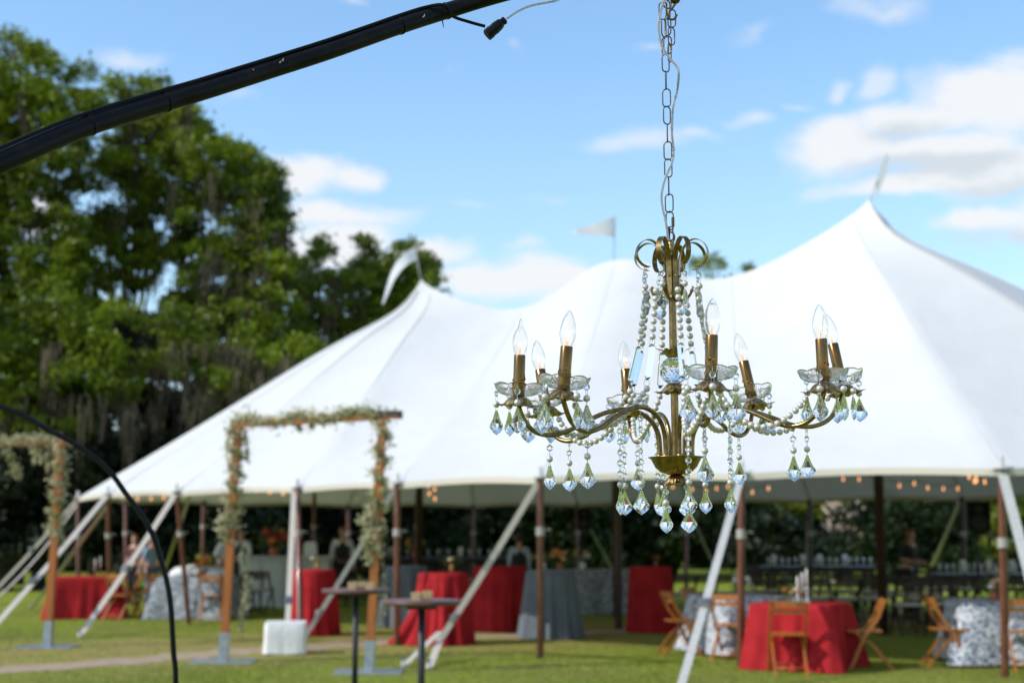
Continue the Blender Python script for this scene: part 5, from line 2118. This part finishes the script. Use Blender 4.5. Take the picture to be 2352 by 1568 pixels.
M_GLASSW = mat('table_glass', (.92, .94, .95), .05, trans=.7, ior=1.3)
ME_GOBLET = MB().lathe([(.035, 0), (.035, .004), (.005, .008), (.005, .08), (.03, .10), (.036, .14), (.031, .19), (.029, .19), (.033, .14), (.027, .105), (.0, .095)], 14).mesh('wine_glass', M_GLASSW)
def goblets(x0, x1, D, h, n_, label, group):
    for k in range(n_):
        p_ = GX(x0 + (x1 - x0) * (k + .5) / n_, D + rnd.uniform(-.3, .3), h)
        tag(link('wine_glass', ME_GOBLET, None, p_), ORD[k] + ' ' + label, 'glass', group)
goblets(1745, 1990, 31.0, .863, 16, 'wine glass from left on the farm table left of the person in black', 'glasses on the table left of the person in black')
goblets(2130, 2380, 26.2, .843, 16, 'wine glass from left on the farm table right of the person in black', 'glasses on the table right of the person in black')
goblets(790, 1160, 35.0, .983, 16, 'wine glass from left on the far farm table behind the red tables', 'glasses on the far farm table')
ME_CAND = MB().lathe([(.035, 0), (.035, .16), (.028, .165), (.0, .16)], 14).mesh('candle', M_WAX)
CPX = [1830, 1868, 1925, 2190, 2248, 2300, 850, 905, 1060, 1765, 2340]
for k, (px, D, h) in enumerate([(1830, 31, .863), (1868, 31, .863), (1925, 31, .863), (2190, 26.2, .843), (2248, 26.2, .843), (2300, 26.2, .843), (850, 35, .983), (905, 35, .983), (1060, 35, .983), (1765, 31, .863), (2340, 26.2, .843)]):
    w_ = 'left' if px > 1200 and px < 2000 else 'right'
    lb = 'white pillar candle, far table behind the red tables' if px < 1200 else f'white pillar candle, farm table {w_} of the person in black'
    seq_ = sorted([q_ for q_ in CPX if (q_ > 1200) == (px > 1200) and (q_ > 2000) == (px > 2000)])
    tag(link('pillar_candle', ME_CAND, None, GX(px, D, h), None, 1.5), ORD[seq_.index(px)] + lb[5:] + ', counted from left', 'candle', 'pillar candles on the farm tables')

# candlesticks with tapers
def taper(px, D, h0, hs, label, group=None):
    p_ = GX(px, D, h0)
    t = thing('candlestick', label, 'candlestick', p_, 0, group)
    MB().lathe([(.045, 0), (.045, .008), (.008, .02), (.008, hs), (.02, hs + .01), (.02, hs + .02), (.0, hs + .02)], 14, M=Matrix.Translation(p_)).build('holder', M_WHITE if px > 1000 else M_DSTEEL, t)
    MB().lathe([(.013, hs + .02), (.011, hs + .24), (.0, hs + .25)], 10, M=Matrix.Translation(p_)).build('taper', M_WAX, t)
taper(1817, 17.2, .765, .06, 'left and lowest white taper candle on the bright red table')
taper(1828, 17.4, .765, .10, 'middle white taper candle on the bright red table')
taper(1838, 17.15, .765, .15, 'tallest white taper candle, right of its two neighbours on the bright red table')
taper(238, 27.1, .765, .08, 'left white taper on the far-left red table')
taper(250, 27.2, .765, .12, 'middle white taper on the far-left red table')
taper(266, 27.1, .765, .16, 'right and tallest white taper on the far-left red table')

# bouquets
M_TERRA = mat('terracotta', (.45, .13, .05), .7)
M_STEMG = leafmat('bouquet_leaves', (.05, .09, .02), (.14, .19, .05), .3, .6, 3)
COLS = {'orange': (.62, .20, .04), 'peach': (.72, .42, .26), 'white': (.74, .68, .60), 'yellow': (.62, .45, .05), 'coral': (.62, .14, .07), 'red': (.40, .04, .03)}
FM = {k: mat('petal_' + k, v, .7) for k, v in COLS.items()}
def bloom_mesh(k):
    b = MB()
    for i in range(5):
        r = .045 - i * .007
        b.lathe([(.004, 0), (r * .8, .01 + i * .004), (r, .028 + i * .006), (r * .92, .034 + i * .007)], 12, True, None,
                lambda j, a, rr, z: (rr * (1 + .10 * math.sin(5 * a + i)), z))
    b.sphere((0, 0, .03), .017, 8, 6)
    return b.mesh('bloom', FM[k])
BM = {k: bloom_mesh(k) for k in COLS}
def bouquet(label, px, D, h, cols, vase=M_WHITE, s_=1.0, vh=.16, n_=9, seed=1):
    q = random.Random(seed)
    p_ = GX(px, D, h)
    t = thing('bouquet', label, 'flowers', p_)
    MB().lathe([(.04 * s_, 0), (.055 * s_, vh * .3), (.05 * s_, vh * .7), (.035 * s_, vh), (.03 * s_, vh), (.04 * s_, vh * .6), (0, .01)], 16, M=Matrix.Translation(p_)).build('vase', vase, t)
    rng_ = np.random.default_rng(seed)
    pts = rng_.normal(size=(140, 3)) * np.array([.11, .10, .07]) * s_ + np.array([0, 0, vh + .08 * s_])
    tag(link('leaves', leaf_mesh('leaves', pts, .05 * s_, M_STEMG, rng_), t), kind='stuff')
    for i in range(n_):
        a = q.uniform(0, 6.28)
        rr = q.uniform(.02, .14) * s_
        link('bloom', BM[cols[i % len(cols)]], t, (math.cos(a) * rr, math.sin(a) * rr, vh + q.uniform(.03, .15) * s_), (q.uniform(-.6, .6), q.uniform(-.6, .6), 0), s_ * q.uniform(.8, 1.25))
    return t
bouquet('peach and cream flowers in a terracotta pot on the right-edge patterned table', 2256, 17.7, .765, ['peach', 'white', 'peach', 'orange'], M_TERRA, .9, .11, 8, 1)
bouquet('round white bouquet on the blue and white patterned table beside the tent pole', 1690, 19.2, .765, ['white'], M_WHITE, .8, .10, 9, 2)
bouquet('low green and peach runner of leaves on the bright red table', 1805, 17.3, .765, ['peach', 'orange'], M_WHITE, .8, .03, 4, 3)
bouquet('orange and yellow bouquet on the table with the bunched white cloth', 477, 26.7, .765, ['orange', 'yellow', 'coral', 'orange'], M_TERRA, 1.5, .12, 10, 4)
bouquet('wide dark orange arrangement on the white bar counter', 640, 31.0, 1.08, ['red', 'orange', 'red'], M_TERRA, 2.0, .2, 12, 5)
bouquet('orange flowers on the blue-grey draped table, right of the tent pole', 1284, 22.1, 1.025, ['orange', 'peach', 'orange'], M_TERRA, 1.0, .10, 8, 6)
bouquet('yellow flowers on the blue-grey draped table, left of its orange flowers', 1246, 22.0, 1.025, ['yellow', 'orange'], M_WHITE, .8, .12, 6, 7)
bouquet('small white flowers on the dim grey-patterned table deep under the tent', 1335, 28.4, .865, ['white', 'peach'], M_WHITE, 1.2, .16, 7, 8)
bouquet('small yellow-green flowers on the red table behind the white box', 737, 22.5, 1.015, ['yellow', 'white'], mat('amber_glass', (.45, .22, .06), .2), .55, .10, 4, 9)
bouquet('small yellow flowers on the splayed red table', 1040, 20.7, 1.015, ['yellow', 'white'], mat('amber_vase', (.50, .22, .06), .2), .5, .12, 4, 10)
bouquet('dark orange flowers on the far farm table', 955, 34.8, .983, ['orange', 'red', 'yellow'], M_TERRA, 1.5, .15, 7, 11)
bouquet('dusky coral flowers left of the others on the far farm table', 870, 34.8, .983, ['coral', 'orange'], M_TERRA, 1.3, .12, 6, 12)
bouquet('single terracotta pot of red flowers on the lone shaded red table', 1500, 23.3, 1.045, ['red', 'coral'], M_TERRA, .45, .09, 4, 13)

# ------------------------------------------------------------------ cocktail tables
def cocktail(label, px, top_py, D, rtop, xbase):
    z = P(px, top_py, D).z
    c = GX(px, D)
    t = thing('cocktail_table', label, 'table', c)
    M0 = Matrix.Translation(Vector((c.x, c.y, z)))
    MB().lathe([(.0, -.035), (rtop - .012, -.035), (rtop - .004, -.028), (rtop, -.018), (rtop, -.004), (rtop - .004, 0), (0, 0)], 48, M=M0).build('table_top', M_TOPW, t)
    MB().box((c.x, c.y, z - .05), (.22, .22, .03)).tube([c + Vector((0, 0, .03)), Vector((c.x, c.y, z - .05))], .027, 14).build('column', M_DSTEEL, t)
    b = MB()
    b.lathe([(.0, .045), (.04, .045), (.06, .022), (.22, .014), (.225, 0), (.0, 0)][::-1], 28, M=Matrix.Translation(c))
    b.build('base', M_DSTEEL, t)
    return t, z
t1c, z1c = cocktail('nearer brown round cocktail table in front of the splayed red cloth, two boxes on top', 974, 1377, 11.0, .30, 974)
t2c, z2c = cocktail('farther brown round cocktail table beside the right garlanded post, boxes on top', 826, 1352, 13.1, .31, 826)
def votive(px, D, z, w, label, dy=0):
    c = GX(px, D + dy, z)
    t = thing('wooden_box', label, 'box', c)
    for (dx, dy_, sx, sy) in ((0, -w / 2, w, .008), (0, w / 2, w, .008), (-w / 2, 0, .008, w - .012), (w / 2, 0, .008, w - .012)):
        MB().box(c + Vector((dx, dy_, w * .45)), (sx, sy, w * .9)).build('side', M_KRAFT, t)
    MB().lathe([(w * .36, .004), (w * .36, w * .8), (.0, w * .8)], 14, M=Matrix.Translation(c)).build('candle', M_WAX, t)
votive(961, 10.95, z1c, .066, 'left wooden votive box on the nearer cocktail table')
votive(986, 11.05, z1c, .072, 'right wooden votive box on the nearer cocktail table')
votive(818, 13.05, z2c, .072, 'left wooden votive box on the farther cocktail table')
votive(838, 13.15, z2c, .070, 'middle wooden votive box on the farther cocktail table')
votive(858, 13.0, z2c, .072, 'right wooden votive box on the farther cocktail table')

# white cloth-covered box on the lawn
c = G(655, 1500)
t = thing('covered_box', 'square white cloth-covered box standing on the lawn by the sandy path', 'box', c)
s_ = 18.4 / F
w_, h_ = 97 * s_, 72 * s_
b = MB()
vs, fs = [], []
N_ = 64
q = random.Random(4)
rows = [(0, h_, 0), (.5, h_ * 1.01, 0), (.97, h_, 0), (1.0, h_ * .97, 0), (1.0, h_ * .6, .006), (1.01, h_ * .25, .012), (1.03, .012, .02)]
for (k_, z, am) in rows:
    for i in range(N_):
        a = 2 * pi * i / N_
        e_ = 14
        rr = (abs(math.cos(a)) ** e_ + abs(math.sin(a)) ** e_) ** (-1 / e_)
        rr *= 1 + am * math.sin(9 * a) + am * .6 * math.sin(17 * a + 1)
        vs.append((math.cos(a) * rr * w_ / 2 * k_, math.sin(a) * rr * w_ * .42 * k_, z + (.006 * math.sin(5 * a) if am else 0)))
for i in range(len(rows) - 1):
    for k in range(N_):
        l = (k + 1) % N_
        fs.append((i * N_ + k, (i + 1) * N_ + k, (i + 1) * N_ + l, i * N_ + l))
b.add(vs, fs, True, Matrix.Translation(c) @ Matrix.Rotation(R(7), 4, 'Z'))
b.build('cover', mat('white_cover', (.76, .76, .74), .8, bump=(12, .5, .02)), t)
MB().box(c + Vector((0, 0, h_ + .006)), (w_ * .96, w_ * .8, .008), Matrix.Rotation(R(7), 3, 'Z')).build('lid', M_WHITE, t)

# white bar counter
c = GX(668, 31.0)
t = thing('bar_counter', 'long white panelled bar counter behind the left garlanded post', 'bar', c)
M_BARW = mat('white_bar_paint', (.50, .52, .51), .6)
wb = 205 / F * 31
MB().box(c + Vector((0, 0, 1.06)), (wb + .1, .7, .04)).build('counter_top', M_BARW, t)
MB().box(c + Vector((0, 0, .52)), (wb - .06, .56, 1.03)).build('carcass', M_BARW, t)
for k in range(4):
    MB().box(c + Vector((-wb / 2 + wb * (k + .5) / 4, -.295, .52)), (wb / 4 - .06, .02, .94)).build('panel', M_BARW, t)
MB().box(c + Vector((0, -.30, .045)), (wb, .02, .09)).build('plinth', M_BARW, t)
c2 = GX(722, 30.9, 1.082)
t = thing('drinks_dispenser', 'pale boxy dispenser on the right end of the white bar', 'dispenser', c2)
MB().box(c2 + Vector((0, 0, .13)), (.26, .24, .26)).box(c2 + Vector((0, 0, .28)), (.20, .18, .04)).build('body', M_WHITE, t)
MB().tube([c2 + Vector((0, -.12, .05)), c2 + Vector((0, -.17, .05)), c2 + Vector((0, -.17, .02))], .012, 8).build('tap', M_STEEL, t)

# loudspeakers
M_SPK = mat('speaker_black', (.012, .012, .013), .55)
def speaker(label, x0, x1, y0, y1, D, stand=True):
    a_, b_ = P(x0, y0, D), P(x1, y1, D)
    c = Vector(((a_.x + b_.x) / 2, D, b_.z))
    t = thing('loudspeaker', label, 'loudspeaker', c)
    w, h = b_.x - a_.x, a_.z - b_.z
    b = MB()
    vs = []
    for z in (0, h):
        for x, y in ((-w / 2, -w * .42), (w / 2, -w * .42), (w * .34, w * .42), (-w * .34, w * .42)):
            vs.append(c + Vector((x, y, z)))
    b.add(vs, [(3, 2, 1, 0), (4, 5, 6, 7), (0, 1, 5, 4), (1, 2, 6, 5), (2, 3, 7, 6), (3, 0, 4, 7)], False)
    b.build('cabinet', M_SPK, t)
    MB().box(c + Vector((0, -w * .42 - .008, h / 2)), (w * .9, .012, h * .92)).build('grille', M_BLACK, t)
    for zz, r in ((.30, .36), (.74, .18)):
        MB().lathe([(w * r, .0), (w * r, .01), (w * r * .8, .004), (0, .0)], 20, M=Matrix.Translation(c + Vector((0, -w * .42 - .014, h * zz))) @ Matrix.Rotation(pi / 2, 4, 'X')).build('cone', M_SPK, t)
    s = thing('speaker_stand', label.replace('loudspeaker', 'tripod stand carrying the loudspeaker'), 'speaker stand', (c.x, D, 0))
    MB().tube([(c.x, D, .5), (c.x, D, c.z - .003)], .018, 10).build('mast', M_SPK, s)
    for k in range(3):
        a = k * 2 * pi / 3 + .4
        MB().tube([(c.x, D, .85), (c.x + math.cos(a) * .5, D + math.sin(a) * .5, .015)], .012, 8).build('leg', M_SPK, s)
speaker('black loudspeaker high on a pole behind the blue-grey draped table', 1325, 1356, 1167, 1216, 32)
speaker('large black loudspeaker at the right under the cluster of warm bulbs', 2214, 2270, 1150, 1221, 25)

# ------------------------------------------------------------------ people
def pmat(n_, c, r=.7):
    return mat(n_, c, r)
SKIN = pmat('skin', (.50, .28, .20), .5)
def person(label, px, D, height, rz, cols, arms, lean=0.0, hair='short', skirt=False, vest=None):
    """arms: ((elbow),(hand)) pairs in body space; faces -y before turning"""
    base = GX(px, D)
    t = thing('person', label, 'person', base, R(rz))
    k = height / 1.75
    J = {'pel': (0, 0, .95), 'bel': (0, .0, 1.08), 'chest': (0, -.01 - lean * .5, 1.28), 'neckb': (0, -lean, 1.45), 'neck': (0, -lean - .005, 1.52), 'head': (0, -lean - .02, 1.62), 'top': (0, -lean - .01, 1.71),
         'shl': (-.17, -lean, 1.42), 'shr': (.17, -lean, 1.42),
         'hl': (-.09, 0, .90), 'hr': (.09, 0, .90), 'kl': (-.10, -.02, .50), 'kr': (.10, -.01, .50), 'al': (-.10, .02, .08), 'ar': (.10, .02, .08), 'tl': (-.11, -.13, .03), 'tr': (.11, -.13, .03)}
    (el, hl), (er, hr) = arms
    J.update(el=el, hdl=hl, er=er, hdr=hr)
    rad_ = {'pel': .145, 'bel': .13, 'chest': .155, 'neckb': .085, 'neck': .055, 'head': .088, 'top': .065, 'shl': .065, 'shr': .065, 'hl': .095, 'hr': .095, 'kl': .06, 'kr': .06, 'al': .042, 'ar': .042, 'tl': .035, 'tr': .035,
            'el': .042, 'hdl': .032, 'er': .042, 'hdr': .032}
    E = [('pel', 'bel'), ('bel', 'chest'), ('chest', 'neckb'), ('neckb', 'neck'), ('neck', 'head'), ('head', 'top'), ('chest', 'shl'), ('shl', 'el'), ('el', 'hdl'), ('chest', 'shr'), ('shr', 'er'), ('er', 'hdr'),
         ('pel', 'hl'), ('hl', 'kl'), ('kl', 'al'), ('al', 'tl'), ('pel', 'hr'), ('hr', 'kr'), ('kr', 'ar'), ('ar', 'tr')]
    def skin(name, names, mtl, grow=0.0, root='pel', keep=None):
        ks_ = [n for n in J if n in names]
        me = bpy.data.meshes.new(name)
        me.from_pydata([Vector(J[n]) * k for n in ks_], [(ks_.index(a), ks_.index(b_)) for a, b_ in E if a in names and b_ in names], [])
        me.materials.append(mtl)
        o = link(name, me, t)
        o.modifiers.new('skin', 'SKIN')
        sv = me.skin_vertices[0].data
        for i, n in enumerate(ks_):
            r_ = (rad_[n] + grow) * k
            sv[i].radius = (r_, r_ * (.72 if n in ('pel', 'bel', 'chest') else 1))
            sv[i].use_root = n == root
        s2 = o.modifiers.new('smooth', 'SUBSURF')
        s2.levels = s2.render_levels = 2
        for p_ in me.polygons:
            p_.use_smooth = True
        o.modifiers['skin'].use_smooth_shade = True
        return o
    skin('body', set(J), SKIN)
    skin('shirt', {'pel', 'bel', 'chest', 'neckb', 'shl', 'shr', 'el', 'er'} | ({'hdl', 'hdr'} if cols.get('long') else set()), cols['shirt'], .010)
    if vest:
        skin('vest', {'pel', 'bel', 'chest', 'neckb'}, vest, .028, 'pel')
    skin('trousers', {'pel', 'hl', 'hr', 'kl', 'kr', 'al', 'ar'}, cols['legs'], .014)
    hd = Vector(J['head']) * k
    b = MB()
    b.sphere(hd + Vector((0, .012, .028)), .104 * k, 16, 10, (.92, 1.02, 1.0))
    b.v = [v for v in b.v]
    hm = cols['hair']
    # cut the hair cap back so that the face stays clear
    b2 = MB()
    keepv = [(v[0], v[1] + (.035 if (v[1] < hd.y - .02 and v[2] < hd.z + .06) else 0), v[2]) for v in b.v]
    b2.v, b2.f, b2.sm = keepv, b.f, b.sm
    if hair == 'long':
        b2.sphere(hd + Vector((0, .055, -.08)), .085 * k, 12, 8, (1.0, .7, 1.5))
    b2.build('hair', hm, t, False)
    b = MB()
    b.sphere(hd + Vector((0, -.095 * k, -.005)), .014, 8, 6, (.8, 1.2, 1.4))
    for sx in (-1, 1):
        b.sphere(hd + Vector((sx * .088 * k, 0, 0)), .020, 8, 6, (.4, .8, 1.3))
    b.build('nose_and_ears', SKIN, t, False)
    b = MB()
    for sx in (-1, 1):
        b.sphere(hd + Vector((sx * .031 * k, -.083 * k, .022)), .009, 8, 6)
    b.build('eyes', pmat('eye', (.03, .02, .02), .3), t, False)
    for hn, sx in (('hdl', -1), ('hdr', 1)):
        b = MB()
        h0 = Vector(J[hn]) * k
        e0 = Vector(J['el' if sx < 0 else 'er']) * k
        dr = (h0 - e0).normalized()
        sd = dr.cross(Vector((0, 1, 0)) if abs(dr.y) < .8 else Vector((0, 0, 1))).normalized()
        b.tube([h0 - dr * .02, h0 + dr * .03, h0 + dr * .08], [.026, .034, .030], 8)
        for f_ in range(4):
            o_ = sd * (-.024 + .016 * f_)
            L_ = (.062, .072, .068, .052)[f_]
            b.tube([h0 + dr * .07 + o_, h0 + dr * (.07 + L_ * .6) + o_ * 1.1 + Vector((0, -.006, -.004)), h0 + dr * (.07 + L_) + o_ * 1.1 + Vector((0, -.014, -.012))], [.010, .009, .007], 6)
        b.tube([h0 + dr * .02 + sd * .028, h0 + dr * .055 + sd * .050, h0 + dr * .085 + sd * .052], [.012, .011, .008], 6)
        b.build('hand', SKIN, t, False)
    for sx in (-1, 1):
        a_ = Vector(J['al' if sx < 0 else 'ar']) * k
        b = MB()
        b.sphere((a_.x, a_.y - .06, .045), .05, 12, 8, (.95, 2.6, .85))
        b.build('shoe', pmat('shoe_leather', (.02, .018, .016), .4), t, False)
    if cols.get('cap'):
        b = MB()
        b.lathe([(.098 * k, .05), (.105 * k, .09), (.08 * k, .13), (0, .14)], 16, M=Matrix.Translation(hd))
        b.box(hd + Vector((0, -.12, .055)), (.14, .10, .012))
        b.build('cap', cols['cap'], t, False)
    return t
WSH, BLK, JEAN, LBL = pmat('white_shirt', (.72, .72, .76)), pmat('black_cloth', (.012, .012, .014)), pmat('blue_denim', (.07, .12, .22)), pmat('light_blue_shirt', (.24, .33, .48))
BRN, AUB, GRH = pmat('brown_hair', (.05, .025, .015)), pmat('auburn_hair', (.17, .045, .02)), pmat('grey_hair', (.25, .22, .20))
down = (((-.23, .03, 1.15), (-.24, -.06, .90)), ((.23, .03, 1.15), (.24, -.06, .90)))
fwd = (((-.24, .0, 1.16), (-.14, -.24, 1.10)), ((.24, .0, 1.16), (.14, -.24, 1.10)))
person('auburn-haired person in white shirt and black vest behind the right garlanded post', 794, 31.5, 1.72, 8, dict(shirt=WSH, legs=BLK, hair=AUB, long=True), down, vest=BLK)
person('person in white shirt and white cap at the left garlanded post, by the bar', 524, 28.8, 1.66, 60, dict(shirt=WSH, legs=pmat('grey_trousers', (.12, .12, .13)), hair=BRN, cap=WSH), fwd, lean=.1)
person('person in white shirt and dark vest behind the bar', 566, 32.0, 1.68, -20, dict(shirt=WSH, legs=BLK, hair=BRN, long=True), fwd, vest=BLK)
person('person in black vest with pale sleeves behind the dark red table', 1192, 29.5, 1.55, 190, dict(shirt=pmat('pale_blue_shirt', (.45, .48, .58)), legs=BLK, hair=BRN, long=True), down, vest=BLK)
person('person dressed all in black looking down at their hands beside a pole', 2066, 26.8, 1.66, 40, dict(shirt=BLK, legs=BLK, hair=AUB, long=False), fwd, lean=.08, hair='long')
person('person in light blue shirt and jeans walking deep under the left end of the tent', 364, 31.0, 1.52, 60, dict(shirt=LBL, legs=JEAN, hair=BRN), down)
person('person in dark red top left of the one in jeans, under the tent', 326, 32.0, 1.55, -30, dict(shirt=pmat('maroon_top', (.10, .02, .02)), legs=BLK, hair=AUB), down)
